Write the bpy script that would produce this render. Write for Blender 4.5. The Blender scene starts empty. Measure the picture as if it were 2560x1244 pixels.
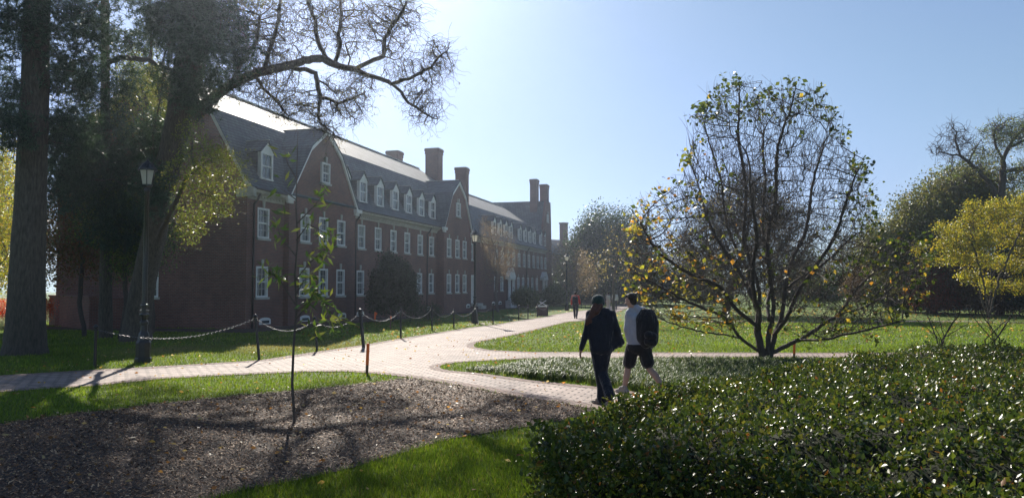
import bpy, bmesh, math, random
import numpy as np
from mathutils import Vector, Matrix
rng = np.random.default_rng(7); random.seed(7)
R = math.radians; HAZE = .0006
sc = bpy.context.scene
COL = sc.collection

# ---------------------------------------------------------------- camera model
FPX = 1920.0; PITCH = math.atan(92/1920); CH = 1.83; SL = .0062
CAM = np.array([0, 0, CH])
def ray(x, y):
    cx = (x-1280)/FPX; cy = (622-y)/FPX
    v = np.array([cx, math.cos(PITCH)-cy*math.sin(PITCH), math.sin(PITCH)+cy*math.cos(PITCH)])
    return v/v[1]
def G(x, y):                      # where a sight line meets the ground
    r = ray(x, y); t = CH/(-r[2]-SL); return CAM+t*r
def A(x, y, D): return CAM+D*ray(x, y)
def gz(y): return -SL*y
def PR(P):                        # world -> photo pixel
    P = np.atleast_2d(P)-CAM; c, s = math.cos(PITCH), math.sin(PITCH)
    d = P[:, 1]*c+P[:, 2]*s; u = -P[:, 1]*s+P[:, 2]*c
    return np.stack([1280+FPX*P[:, 0]/d, 622-FPX*u/d], 1)

cam = bpy.data.cameras.new('camera'); co = bpy.data.objects.new('camera', cam); COL.objects.link(co)
co.location = CAM; co.rotation_euler = (R(90)+PITCH, 0, 0)
cam.sensor_width = 36; cam.lens = FPX/2560*36; cam.clip_end = 3000; cam.clip_start = .1
sc.camera = co

# ---------------------------------------------------------------- light
SUN_AZ, SUN_EL = R(-13.5), R(30)          # azimuth from +Y, positive to the right
sd = Vector((math.sin(SUN_AZ)*math.cos(SUN_EL), math.cos(SUN_AZ)*math.cos(SUN_EL), math.sin(SUN_EL)))
sl = bpy.data.lights.new('sun', 'SUN'); sl.energy = 4.9; sl.angle = R(.53); sl.color = (1, .93, .82)
so = bpy.data.objects.new('sun', sl); COL.objects.link(so)
so.rotation_euler = (-sd).to_track_quat('-Z', 'Y').to_euler(); so.location = (0, 0, 60)
W = bpy.data.worlds.new('World'); sc.world = W; W.use_nodes = True
wn = W.node_tree; bg = wn.nodes['Background']
sky = wn.nodes.new('ShaderNodeTexSky'); sky.sky_type = 'NISHITA'; sky.sun_disc = False
sky.sun_elevation = SUN_EL; sky.sun_rotation = SUN_AZ
sky.air_density = 1.0; sky.dust_density = .25; sky.ozone_density = 1.6; sky.altitude = 50
K = 10.
s1 = wn.nodes.new('ShaderNodeVectorMath'); s1.operation = 'SCALE'; s1.inputs['Scale'].default_value = 1/K; wn.links.new(sky.outputs[0], s1.inputs[0])
cv = wn.nodes.new('ShaderNodeRGBCurve'); wn.links.new(s1.outputs[0], cv.inputs['Color'])   # film-like shoulder on the bright low sky
for ch, top in ((0, .50), (1, .66), (2, .92)):
    c = cv.mapping.curves[ch]; c.points[1].location = (1., top)
    for x in (.3, .55, .75): c.points.new(x, min(x, top*(1-math.exp(-x/top*1.25))*1.12))
s0 = wn.nodes.new('ShaderNodeMix'); s0.data_type = 'RGBA'; s0.blend_type = 'MULTIPLY'; s0.inputs[0].default_value = 1; s0.inputs[7].default_value = (.86, .97, 1.06, 1); wn.links.new(s1.outputs[0], s0.inputs[6]); wn.links.new(s0.outputs[2], cv.inputs['Color'])
cv.mapping.use_clip = False; cv.mapping.extend = 'HORIZONTAL'; cv.mapping.update()
s2 = wn.nodes.new('ShaderNodeVectorMath'); s2.operation = 'SCALE'; s2.inputs['Scale'].default_value = K; wn.links.new(cv.outputs[0], s2.inputs[0])
wn.links.new(s2.outputs[0], bg.inputs[0]); bg.inputs[1].default_value = .06
sc.view_settings.view_transform = 'Standard'; sc.view_settings.look = 'None'
sc.view_settings.exposure = .95; sc.view_settings.gamma = 1
sc.cycles.max_bounces = 6; sc.cycles.diffuse_bounces = 3; sc.cycles.glossy_bounces = 2
sc.cycles.transmission_bounces = 4; sc.cycles.transparent_max_bounces = 4

# pale even haze for far fading; its added sunward glow imitates lens flare
hm = bpy.data.materials.new('haze'); hm.use_nodes = True; hn = hm.node_tree; hn.nodes.remove(hn.nodes['Principled BSDF'])
pvn = hn.nodes.new('ShaderNodeVolumePrincipled'); pvn.inputs['Density'].default_value = HAZE; pvn.inputs['Color'].default_value = (.72, .82, 1, 1); pvn.inputs['Anisotropy'].default_value = .82
hn.links.new(pvn.outputs[0], hn.nodes['Material Output'].inputs['Volume'])
hme = bpy.data.meshes.new('haze'); hb = bmesh.new(); bmesh.ops.create_cube(hb, size=1); hb.to_mesh(hme); hb.free(); hme.materials.append(hm)
ho = bpy.data.objects.new('haze', hme); COL.objects.link(ho); ho.scale = (1240, 1000, 48); ho.location = (0, 420, 14); ho['kind'] = 'stuff'

# ---------------------------------------------------------------- materials
class NT:
    def __init__(s, name):
        s.m = bpy.data.materials.new(name); s.m.use_nodes = True; s.t = s.m.node_tree
        s.b = s.t.nodes['Principled BSDF']; s.o = s.t.nodes['Material Output']
    def n(s, typ, **kw):
        nd = s.t.nodes.new('ShaderNode'+typ)
        for k, v in kw.items():
            if k.startswith('i_'):
                key = k[2:]; key = int(key) if key.isdigit() else key.replace('_', ' ')
                if hasattr(v, 'links') or isinstance(v, bpy.types.NodeSocket): s.t.links.new(v, nd.inputs[key])
                else: nd.inputs[key].default_value = v
            else: setattr(nd, k, v)
        return nd
    def L(s, a, b): s.t.links.new(a, b)
    def ramp(s, fac, stops):
        r = s.n('ValToRGB'); s.L(fac, r.inputs[0]); e = r.color_ramp.elements
        while len(e) < len(stops): e.new(.5)
        for q, (p, c) in zip(e, stops): q.position = p; q.color = (*c, 1)
        return r.outputs[0]
    def mix(s, f, a, b, mode='MIX'):
        m = s.n('Mix', data_type='RGBA', blend_type=mode)
        for k, v in ((0, f), (6, a), (7, b)):
            if isinstance(v, bpy.types.NodeSocket): s.L(v, m.inputs[k])
            else: m.inputs[k].default_value = v if k == 0 else (*v, 1)
        return m.outputs[2]
    def obj(s): return s.n('TexCoord').outputs['Object']
    def noise(s, vec, scale, detail=4, rough=.55):
        nz = s.n('TexNoise', i_Scale=scale, i_Detail=detail, i_Roughness=rough); s.L(vec, nz.inputs['Vector']); return nz.outputs['Fac']
    def bump(s, h, st=.3, dist=.02):
        b = s.n('Bump', i_Strength=st, i_Distance=dist); s.L(h, b.inputs['Height']); s.L(b.outputs[0], s.b.inputs['Normal'])
    def P(s, **kw):
        for k, v in kw.items():
            key = k.replace('_', ' ')
            if isinstance(v, bpy.types.NodeSocket): s.L(v, s.b.inputs[key])
            else: s.b.inputs[key].default_value = (*v, 1) if isinstance(v, tuple) and len(v) == 3 else v
        return s.m

def simple(name, c, rough=.6, var=.25, scale=6, bump=.15, spec=.5, metal=0.):
    t = NT(name); o = t.obj(); f = t.noise(o, scale, 5)
    c0 = tuple(x*(1-var) for x in c); c1 = tuple(min(1, x*(1+var)) for x in c)
    t.P(Base_Color=t.ramp(f, [(.3, c0), (.7, c1)]), Roughness=rough, Specular_IOR_Level=spec, Metallic=metal)
    if bump: t.bump(t.noise(o, scale*6, 3), bump, .01)
    return t.m

def leafmat(name, rough=.45, trans=.35, spec=.4, tint=(1, 1, 1)):
    t = NT(name); a = t.n('Attribute', attribute_name='col'); c = a.outputs['Color']
    t.P(Base_Color=c, Roughness=rough, Specular_IOR_Level=spec)
    tr = t.n('BsdfTranslucent'); t.L(t.mix(1., c, (1.5*tint[0], 1.35*tint[1], .7*tint[2]), 'MULTIPLY'), tr.inputs[0])
    mx = t.n('MixShader'); mx.inputs[0].default_value = trans
    t.L(t.b.outputs[0], mx.inputs[1]); t.L(tr.outputs[0], mx.inputs[2]); t.L(mx.outputs[0], t.o.inputs[0])
    return t.m

def brick(name, c1, c2, mortar, bw=.22, bh=.075, wall=True, ms=.012, rough=.85, rot=0.):
    t = NT(name); o = t.obj()
    if wall:
        s = t.n('SeparateXYZ'); t.L(o, s.inputs[0])
        ad = t.n('Math', operation='ADD'); t.L(s.outputs[0], ad.inputs[0]); t.L(s.outputs[1], ad.inputs[1])
        cb = t.n('CombineXYZ'); t.L(ad.outputs[0], cb.inputs[0]); t.L(s.outputs[2], cb.inputs[1]); v = cb.outputs[0]
    else:
        mp = t.n('Mapping'); mp.inputs['Rotation'].default_value = (0, 0, rot); t.L(o, mp.inputs[0]); v = mp.outputs[0]
    b = t.n('TexBrick', i_Scale=1., i_Mortar_Size=ms, i_Bias=-.1); b.inputs['Brick Width'].default_value = bw; b.inputs['Row Height'].default_value = bh
    b.inputs['Color1'].default_value = (*c1, 1); b.inputs['Color2'].default_value = (*c2, 1); b.inputs['Mortar'].default_value = (*mortar, 1)
    b.inputs['Mortar Smooth'].default_value = .3
    t.L(v, b.inputs['Vector'])
    n1 = t.noise(o, .55, 6, .65); n2 = t.noise(o, 9, 3)
    c = t.mix(.55, b.outputs[0], t.ramp(n1, [(.25, (.38, .38, .4)), (.75, (1.4, 1.32, 1.25))]), 'MULTIPLY')
    c = t.mix(.35, c, t.ramp(n2, [(.3, (.6, .6, .6)), (.7, (1.2, 1.2, 1.2))]), 'MULTIPLY')
    t.P(Base_Color=c, Roughness=rough)
    inv = t.n('Math', operation='SUBTRACT', i_0=1.); t.L(b.outputs['Fac'], inv.inputs[1])
    t.bump(inv.outputs[0], .5 if wall else 1., .006 if wall else .02)
    return t

M = {}
M['brick'] = brick('red_brick', (.21, .078, .058), (.135, .052, .043), (.19, .155, .135)).m
M['brick_far'] = brick('far_red_brick', (.19, .072, .058), (.13, .052, .045), (.16, .13, .115)).m
pv = brick('paver', (.44, .345, .305), (.29, .225, .20), (.08, .066, .058), .30, .15, False, .02, .8, R(18)); M['path'] = pv.m; pv.b.inputs['Specular IOR Level'].default_value = .3
pv = brick('paver_edge', (.27, .19, .165), (.20, .145, .125), (.11, .09, .08), .20, .10, False, .008, .9, R(75)); M['path2'] = pv.m; pv.b.inputs['Specular IOR Level'].default_value = .3
def slate():
    t = brick('slate_roof', (.135, .155, .165), (.085, .10, .115), (.03, .035, .04), .34, .17, True, .016, .7)
    t.b.inputs['Specular IOR Level'].default_value = .3
    return t.m
M['slate'] = slate()
M['white'] = simple('white_paint', (.72, .72, .70), .5, .1, 3, .05)
M['stone'] = simple('limestone', (.42, .41, .37), .8, .2, 3, .2)
M['iron'] = simple('black_iron', (.012, .013, .015), .32, .3, 8, .05, .6)
M['pipe'] = simple('dark_pipe', (.03, .028, .03), .5)
M['bark'] = None
def bark(name, c0, c1, sc_=3.):
    t = NT(name); o = t.obj(); mp = t.n('Mapping'); mp.inputs['Scale'].default_value = (sc_*2.2, sc_*2.2, sc_*.45); t.L(o, mp.inputs[0])
    f = t.noise(mp.outputs[0], 3., 7, .7); t.P(Base_Color=t.ramp(f, [(.3, c0), (.7, c1)]), Roughness=.9); t.bump(f, .9, .05); return t.m
M['bark'] = bark('grey_bark', (.035, .028, .022), (.14, .115, .09))
M['twig'] = bark('dark_twig', (.045, .036, .03), (.12, .095, .08), 6)
M['twig_pale'] = bark('pale_twig', (.10, .08, .075), (.26, .21, .19), 6)
def glassm():
    t = NT('window_pane'); o = t.obj(); s = t.n('SeparateXYZ'); t.L(o, s.inputs[0])
    f = t.noise(o, 1.3, 2)
    t.P(Base_Color=t.ramp(f, [(.4, (.05, .06, .075)), (.6, (.12, .14, .155))]), Roughness=.08, Specular_IOR_Level=.8); return t.m
M['pane'] = glassm()
def lampglass():
    t = NT('frosted_glass'); t.P(Base_Color=(.82, .8, .74), Roughness=.5)
    tr = t.n('BsdfTranslucent'); tr.inputs[0].default_value = (.95, .92, .84, 1); mx = t.n('MixShader'); mx.inputs[0].default_value = .7
    t.L(t.b.outputs[0], mx.inputs[1]); t.L(tr.outputs[0], mx.inputs[2]); t.L(mx.outputs[0], t.o.inputs[0]); return t.m
M['lamp'] = lampglass()
def lawnm():
    t = NT('lawn'); o = t.obj(); a = t.noise(o, .35, 6, .6); b = t.noise(o, 14, 5, .7); c = t.noise(o, 90, 2)
    col = t.ramp(a, [(.3, (.10, .165, .022)), (.55, (.135, .205, .028)), (.8, (.14, .17, .05))])
    col = t.mix(.8, col, t.ramp(b, [(.3, (.5, .52, .5)), (.7, (1.4, 1.35, 1.2))]), 'MULTIPLY')
    t.P(Base_Color=col, Roughness=.85, Specular_IOR_Level=.15)
    m = t.n('Math', operation='ADD'); t.L(b, m.inputs[0]); t.L(c, m.inputs[1]); t.bump(m.outputs[0], 1., .06); return t.m
M['lawn'] = lawnm()
def mulchm():
    t = NT('mulch_soil'); o = t.obj(); a = t.noise(o, 1.1, 5, .6); b = t.noise(o, 45, 5, .7)
    col = t.ramp(b, [(.35, (.03, .02, .014)), (.6, (.11, .075, .055)), (.75, (.25, .18, .14))])
    col = t.mix(.6, col, t.ramp(a, [(.35, (.55, .5, .5)), (.7, (1.2, 1.2, 1.2))]), 'MULTIPLY')
    t.P(Base_Color=col, Roughness=.9); t.bump(b, 1., .04); return t.m
M['mulch'] = mulchm()
M['leaf'] = leafmat('foliage')
M['leaf_gloss'] = leafmat('glossy_foliage', .36, .3, .34)
M['leaf_thin'] = leafmat('thin_autumn_leaf', .4, .5, .4)
M['grass'] = leafmat('grass_blade', .5, .45, .25)
M['chip'] = leafmat('bark_chip', .7, .0, .3)
M['needle'] = leafmat('pine_needles', .4, .4, .45)
M['strap'] = leafmat('strap_leaf', .5, .3, .25)

# ---------------------------------------------------------------- object helpers
def tag(o, label=None, cat=None, group=None, kind=None):
    if label: o['label'] = label
    if cat: o['category'] = cat
    if group: o['group'] = group
    if kind: o['kind'] = kind
    return o
def link(o, parent=None):
    COL.objects.link(o)
    if parent is not None: o.parent = parent
    return o
def empty(name, loc, rz=0):
    o = bpy.data.objects.new(name, None); o.empty_display_size = .3; link(o); o.location = loc; o.rotation_euler = (0, 0, rz); return o
def copy_tree(o, parent=None):
    c = o.copy(); link(c, parent)
    for ch in list(o.children): copy_tree(ch, c)
    return c
def mesh_np(name, V, F, mat, col=None, smooth=False, parent=None):
    V = np.asarray(V, dtype=np.float32).reshape(-1, 3); F = np.asarray(F, dtype=np.int32)
    k = F.shape[1]; me = bpy.data.meshes.new(name)
    me.vertices.add(len(V)); me.vertices.foreach_set('co', V.ravel())
    me.loops.add(F.size); me.loops.foreach_set('vertex_index', F.ravel())
    me.polygons.add(len(F)); me.polygons.foreach_set('loop_start', np.arange(0, F.size, k, dtype=np.int32))
    if smooth: me.polygons.foreach_set('use_smooth', np.ones(len(F), dtype=bool))
    if col is not None:
        ca = me.color_attributes.new('col', 'FLOAT_COLOR', 'POINT')
        c4 = np.ones((len(V), 4), dtype=np.float32); c4[:, :3] = col; ca.data.foreach_set('color', c4.ravel())
    me.update(calc_edges=True); me.materials.append(mat)
    return link(bpy.data.objects.new(name, me), parent)
class MB:
    def __init__(s): s.v = []; s.f = []
    def add(s, V, F):
        n = len(s.v); s.v += [tuple(map(float, p)) for p in V]; s.f += [tuple(i+n for i in q) for q in F]; return s
    def box(s, a, b):
        x0, y0, z0 = a; x1, y1, z1 = b
        return s.add([(x0, y0, z0), (x1, y0, z0), (x1, y1, z0), (x0, y1, z0), (x0, y0, z1), (x1, y0, z1), (x1, y1, z1), (x0, y1, z1)],
                     [(0, 3, 2, 1), (4, 5, 6, 7), (0, 1, 5, 4), (1, 2, 6, 5), (2, 3, 7, 6), (3, 0, 4, 7)])
    def prism(s, poly, ax, a, b):      # poly in the two other axes, extruded along ax from a to b
        n = len(poly)
        def P(u, w, t):
            return {0: (t, u, w), 1: (u, t, w), 2: (u, w, t)}[ax]
        V = [P(u, w, a) for u, w in poly]+[P(u, w, b) for u, w in poly]
        return s.add(V, [tuple(range(n)), tuple(range(2*n-1, n-1, -1))]+[(i, i+n, (i+1) % n+n, (i+1) % n) for i in range(n)])
    def lathe(s, prof, n=12, c=(0, 0, 0), rot=0.):
        V = [(c[0]+r*math.cos(rot+2*math.pi*i/n), c[1]+r*math.sin(rot+2*math.pi*i/n), c[2]+z) for r, z in prof for i in range(n)]
        F = [(j*n+i, j*n+(i+1) % n, (j+1)*n+(i+1) % n, (j+1)*n+i) for j in range(len(prof)-1) for i in range(n)]
        F += [tuple(range(n-1, -1, -1)), tuple((len(prof)-1)*n+i for i in range(n))]
        return s.add(V, F)
    def tube(s, pts, rad, n=6):
        V, F = tube_arr(np.array(pts, float), np.broadcast_to(np.array(rad, float), (len(pts),)), n)
        F = F.tolist(); m = len(pts)
        F += [list(range(n-1, -1, -1)), [(m-1)*n+i for i in range(n)]]
        return s.add(V, F)
    def bar(s, a, b, w, d=None):
        return s.tube([a, b], w*.5, 4)
    def build(s, name, mat, parent=None, smooth=False, bevel=0):
        me = bpy.data.meshes.new(name); me.from_pydata(s.v, [], s.f)
        bm = bmesh.new(); bm.from_mesh(me); bmesh.ops.recalc_face_normals(bm, faces=bm.faces); bm.to_mesh(me); bm.free()
        me.materials.append(mat)
        if smooth: me.polygons.foreach_set('use_smooth', [True]*len(me.polygons))
        o = link(bpy.data.objects.new(name, me), parent)
        if bevel:
            b = o.modifiers.new('bevel', 'BEVEL'); b.width = bevel; b.segments = 2; b.limit_method = 'ANGLE'
        return o
def tube_arr(P, r, n):
    T = np.gradient(P, axis=0); T /= np.linalg.norm(T, axis=1)[:, None]+1e-9
    up = np.array([0, 0, 1.]) if abs(T[0, 2]) < .9 else np.array([1., 0, 0])
    Nn = np.cross(T, up); ln = np.linalg.norm(Nn, axis=1)[:, None]; Nn = np.where(ln < 1e-3, np.array([[1., 0, 0]]), Nn/(ln+1e-9))
    for i in range(1, len(P)):
        v = Nn[i-1]-T[i]*np.dot(Nn[i-1], T[i]); Nn[i] = v/(np.linalg.norm(v)+1e-9)
    B = np.cross(T, Nn); a = np.arange(n)*2*math.pi/n
    V = P[:, None]+r[:, None, None]*(Nn[:, None]*np.cos(a)[None, :, None]+B[:, None]*np.sin(a)[None, :, None])
    i = np.arange(len(P)-1)[:, None]*n; j = np.arange(n)[None]; k = (np.arange(n)+1)[None] % n
    F = np.stack([i+j, i+k, i+n+k, i+n+j], -1).reshape(-1, 4)
    return V.reshape(-1, 3), F
def tubes(name, lines, mat, parent=None, nmax=8):
    Vs, Fs, o = [], [], 0
    for P, r in lines:
        n = nmax if r.max() > .05 else (5 if r.max() > .02 else 3)
        V, F = tube_arr(P, r, n); Vs.append(V); Fs.append(F+o); o += len(V)
    return mesh_np(name, np.concatenate(Vs), np.concatenate(Fs), mat, smooth=True, parent=parent)

def shoots(name, P0, D0, L, r, mat, parent, k=5, curl=.35, up=0., base=None):
    """many thin twigs in one go; returns tips"""
    n = len(P0); D = D0/np.linalg.norm(D0, axis=1)[:, None]; P = [np.array(P0)]; L = np.broadcast_to(np.asarray(L, float), (n,))[:, None]
    for i in range(k):
        D = D+rng.normal(0, curl, (n, 3))+np.array([0, 0, up]); D /= np.linalg.norm(D, axis=1)[:, None]; P.append(P[-1]+D*L/k)
    P = np.stack(P, 1); T = np.gradient(P, axis=1); T /= np.linalg.norm(T, axis=2)[..., None]+1e-9; a = np.cross(T, [.3, .2, .93]); a /= np.linalg.norm(a, axis=2)[..., None]+1e-9; b = np.cross(T, a)
    rr = (np.linspace(1, .45, k+1)*r)[None, :, None]
    V = np.stack([P+(a*math.cos(q)+b*math.sin(q))*rr for q in (0, 2.1, 4.2)], 2)      # n,k+1,3,3
    i = (np.arange(n)[:, None, None]*(k+1)+np.arange(k)[None, :, None])*3; j = np.arange(3)[None, None]; m = (np.arange(3)+1)[None, None] % 3
    F = np.stack([i+j, i+m, i+3+m, i+3+j], -1).reshape(-1, 4); V = V.reshape(-1, 3)
    if base is not None: V = V-np.asarray(base)
    return mesh_np(name, V, F, mat, smooth=True, parent=parent), P

# ---------------------------------------------------------------- vegetation helpers
def unit(v): return v/(np.linalg.norm(v, axis=-1, keepdims=True)+1e-9)
def grow(seeds, attr, step, di, dk, iters=120, jit=.25, trop=0., wob=0.):
    """space colonisation. seeds: list of polylines [(pts Nx3)], first = trunk, others hang on nearest node"""
    pos, par = [], []
    for L in seeds:
        L = np.asarray(L, float); pts = [L[0]]
        for a, b in zip(L[:-1], L[1:]):
            k = max(1, int(np.linalg.norm(b-a)/step))
            pts += [a+(b-a)*(i+1)/k+rng.normal(0, step*.08, 3) for i in range(k)]
        if wob: pts = [p+wob*min(1, i*step/.8)*np.array([math.sin(i*step*2.3+ph), math.cos(i*step*1.9+ph), .3*math.sin(i*step*3+ph)]) for ph in [rng.uniform(0, 6)] for i, p in enumerate(pts)]
        if pos:
            d = np.linalg.norm(np.array(pos)-pts[0], axis=1); p = int(d.argmin())
        else: p = -1
        for q in pts:
            pos.append(q); par.append(p); p = len(pos)-1
    pos = list(map(np.asarray, pos)); at = np.asarray(attr, float)
    Pn = np.array(pos); nd = np.full(len(at), 1e9); ni = np.zeros(len(at), int)
    def upd(new, i0):
        nonlocal nd, ni
        for s in range(0, len(new), 400):
            c = new[s:s+400]; D = ((at[:, None]-c[None])**2).sum(-1); k = D.argmin(1); dm = np.sqrt(D[np.arange(len(at)), k]); w = dm < nd
            nd = np.where(w, dm, nd); ni = np.where(w, k+i0+s, ni)
    upd(Pn, 0)
    for it in range(iters):
        keep = nd > dk; at, nd, ni = at[keep], nd[keep], ni[keep]
        if len(at) == 0: break
        act = nd < di
        if not act.any(): break
        idx = ni[act]; dirs = unit(at[act]-Pn[idx]); u, inv = np.unique(idx, return_inverse=True)
        S = np.zeros((len(u), 3)); np.add.at(S, inv, dirs); S = unit(S+rng.normal(0, jit, S.shape)+np.array([0, 0, trop]))
        new = Pn[u]+S*step; i0 = len(Pn); Pn = np.concatenate([Pn, new]); par += u.tolist(); upd(new, i0)
    return Pn, np.array(par)
def skeleton(Pn, par, r0=.006, e=2.4, rmax=None):
    n = len(Pn); acc = np.zeros(n); best = np.full(n, -1); br = np.zeros(n); r = np.zeros(n)
    for i in range(n-1, -1, -1):
        r[i] = acc[i]**(1/e) if acc[i] > 0 else r0
        p = par[i]
        if p >= 0:
            acc[p] += r[i]**e
            if r[i] > br[p]: br[p] = r[i]; best[p] = i
    if rmax:
        k = math.log(rmax/r0)/math.log(r[0]/r0) if r[0] > r0 else 1; r = r0*(r/r0)**k
    lines = []; used = np.zeros(n, bool)
    for i in range(n):
        if used[i] and True: continue
        p = par[i]; ch = [p] if p >= 0 else []; j = i
        while j >= 0: ch.append(j); used[j] = True; j = best[j]
        if len(ch) > 1:
            rr = r[ch].copy()
            if p >= 0: rr[0] = min(rr[0], rr[1]*1.15)
            lines.append((Pn[ch], rr))
    tips = np.where(acc == 0)[0]
    return lines, r, tips
def leaves(name, P, size, cols, mat, parent=None, dirs=None, aspect=.55, fold=.35, sjit=.35, flat=0., smooth=False):
    P = np.asarray(P, float); n = len(P)
    d = rng.normal(0, 1, (n, 3)) if dirs is None else dirs+rng.normal(0, .35, (n, 3))
    if flat: d[:, 2] *= (1-flat)
    d = unit(d); up = rng.normal(0, 1, (n, 3)); up[:, 2] += .8
    s = unit(np.cross(d, up)); nn = np.cross(s, d); L = size*(1+rng.uniform(-sjit, sjit, (n, 1)))
    w = L*aspect*.5; m = P+d*L*.45
    V = np.stack([P, m+s*w+nn*w*fold, P+d*L, m-s*w+nn*w*fold], 1).reshape(-1, 3)
    b = np.arange(n)[:, None]*4; F = np.concatenate([b+np.array([[0, 1, 2]]), b+np.array([[0, 2, 3]])])
    cols = np.asarray(cols, float); c = cols if len(cols) == n else cols[rng.integers(0, len(cols), n)]
    c = np.clip(c*rng.uniform(.75, 1.3, (n, 1)), 0, 1)
    return mesh_np(name, V, F, mat, np.repeat(c, 4, 0), parent=parent)
def tufts(P, L, k, w, cols, dirs=None):
    P = np.repeat(P, k, 0); n = len(P); d = rng.normal(0, 1, (n, 3))
    if dirs is not None: d += np.repeat(dirs, k, 0)*.8
    d = unit(d); s = unit(np.cross(d, rng.normal(0, 1, (n, 3)))); l = L*rng.uniform(.6, 1.2, (n, 1))
    V = np.stack([P-s*w, P+s*w, P+d*l], 1).reshape(-1, 3); F = np.arange(3*n).reshape(-1, 3)
    c = cols[rng.integers(0, len(cols), n)]*rng.uniform(.7, 1.3, (n, 1))
    return V, F, np.repeat(c, 3, 0)
def blob_pts(blobs, n, D=None, shell=.45):
    """blobs: (px,py,rx,ry,D[,rd]) in photo pixels at depth D -> points in real ellipsoids"""
    w = np.array([b[2]*b[3]*(b[4]**2) for b in blobs], float); w = w**.8; w /= w.sum(); out = []
    for b, k in zip(blobs, rng.multinomial(n, w)):
        c = A(b[0], b[1], b[4]); rx, rz = b[2]*b[4]/FPX, b[3]*b[4]/FPX; rd = b[5] if len(b) > 5 else .5*(rx+rz)
        u = unit(rng.normal(0, 1, (k, 3)))*(rng.uniform(shell, 1, (k, 1)))**.6
        out.append(c+u*np.array([rx, rd, rz]))
    return np.concatenate(out)
def clump(P, k, sp): return np.repeat(P, k, 0)+rng.normal(0, sp, (len(P)*k, 3))

def tree(name, label, cat, base, blobs, nclump, kleaf, leaf, cols, sp=.35, r0=.01, rmax=.3, barkm='twig', leafm='leaf', group=None, nat=None, step=.5, aspect=.55, seeds=None, jit=.3, keep=1., dk=1.6, di=None, flat=0., trunk_to=None, tw=0, twL=(.3, .9), twr=.012, twd=.4):
    base = np.asarray(base, float); t = empty(name, base); tag(t, label, cat, group)
    C = blob_pts(blobs, nclump)
    at = C if nat is None else C[rng.permutation(len(C))[:nat]]
    cen = C.mean(0)
    if seeds is None:
        top = trunk_to if trunk_to is not None else np.array([base[0]*.5+cen[0]*.5, base[1]*.5+cen[1]*.5, C[:, 2].min()*.6+cen[2]*.4])
        seeds = [[base-np.array([0, 0, .2]), base*.6+np.asarray(top)*.4+rng.normal(0, .1, 3), top]]
    Pn, par = grow(seeds, at, step, di or 60, step*dk, 160, jit)
    lines, r, tips = skeleton(Pn, par, r0, 2.3, rmax)
    lines = [(p-base, q) for p, q in lines]
    tubes('trunk', lines, M[barkm], t)
    if tw:
        f = np.where(r < rmax*.45)[0]; k = f[rng.integers(0, len(f), tw)]; shoots('twigs', Pn[k], unit(Pn[k]-cen)+rng.normal(0, .7, (tw, 3))+[0, 0, twd], rng.uniform(*twL, tw), twr, M[barkm], t, 5, .3, 0, base)
    if kleaf:
        Q = clump(C[rng.random(len(C)) < keep], kleaf, sp)
        leaves('crown', Q-base, leaf, cols, M[leafm], t, aspect=aspect, flat=flat)
    return t
def inpoly(x, y, poly):
    c = np.zeros(len(x), bool); n = len(poly)
    for i in range(n):
        x0, y0 = poly[i]; x1, y1 = poly[(i+1) % n]
        t = ((y0 > y) != (y1 > y)) & (x < (x1-x0)*(y-y0)/((y1-y0) if y1 != y0 else 1e-9)+x0); c ^= t
    return c
def smoothpoly(pts, it=2):
    P = np.array(pts, float)
    for _ in range(it):
        Q = np.roll(P, -1, 0); P = np.stack([P*.75+Q*.25, P*.25+Q*.75], 1).reshape(-1, P.shape[1])
    return P
#PART2
# ================================================================ PEOPLE
_bm = bmesh.new(); bmesh.ops.create_uvsphere(_bm, u_segments=16, v_segments=10, radius=1); _bm.verts.ensure_lookup_table(); _bm.verts.index_update()
SPH_V = np.array([v.co[:] for v in _bm.verts]); SPH_F = [tuple(v.index for v in f.verts) for f in _bm.faces]; _bm.free()
def remesh(parts, name, mat, parent, vox=.012, smooth=4, cut=None):
    """parts: capsules (p0,r0,p1,r1) or ellipsoids ('e',c,(rx,ry,rz)[,rot]) fused into ONE surface"""
    V, F, o_ = [], [], 0
    def put(v, f):
        nonlocal o_
        V.append(v); F.extend([tuple(i+o_ for i in q) for q in f]); o_ += len(v)
    def sph(c, r, rot=None):
        v = SPH_V*np.array(r if hasattr(r, '__len__') else (r, r, r))
        if rot: v = v @ np.array(Matrix.Rotation(rot[0], 3, rot[1])).T
        put(v+np.array(c, float), SPH_F)
    for p in parts:
        if isinstance(p[0], str): sph(p[1], p[2], p[3] if len(p) > 3 else None); continue
        a, ra, b, rb = np.array(p[0], float), p[1], np.array(p[2], float), p[3]; sph(a, ra); sph(b, rb)
        if np.linalg.norm(b-a) < 1e-5: continue
        v, f = tube_arr(np.array([a, b]), np.array([ra, rb], float), 16); put(v, [tuple(q) for q in f.tolist()]+[tuple(range(15, -1, -1)), tuple(range(16, 32))])
    me = bpy.data.meshes.new(name); me.from_pydata(np.concatenate(V).tolist(), [], F); o = bpy.data.objects.new(name, me); link(o)
    m = o.modifiers.new('r', 'REMESH'); m.mode = 'VOXEL'; m.voxel_size = vox; m.use_smooth_shade = True
    s = o.modifiers.new('s', 'SMOOTH'); s.iterations = smooth; s.factor = .5
    dg = bpy.context.evaluated_depsgraph_get(); dg.update(); ev = bpy.data.meshes.new_from_object(o.evaluated_get(dg)); o.modifiers.clear(); o.data = ev; ev.materials.clear(); ev.materials.append(mat); ev.name = name
    ev.polygons.foreach_set('use_smooth', [True]*len(ev.polygons)); o.parent = parent; return o
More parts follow.
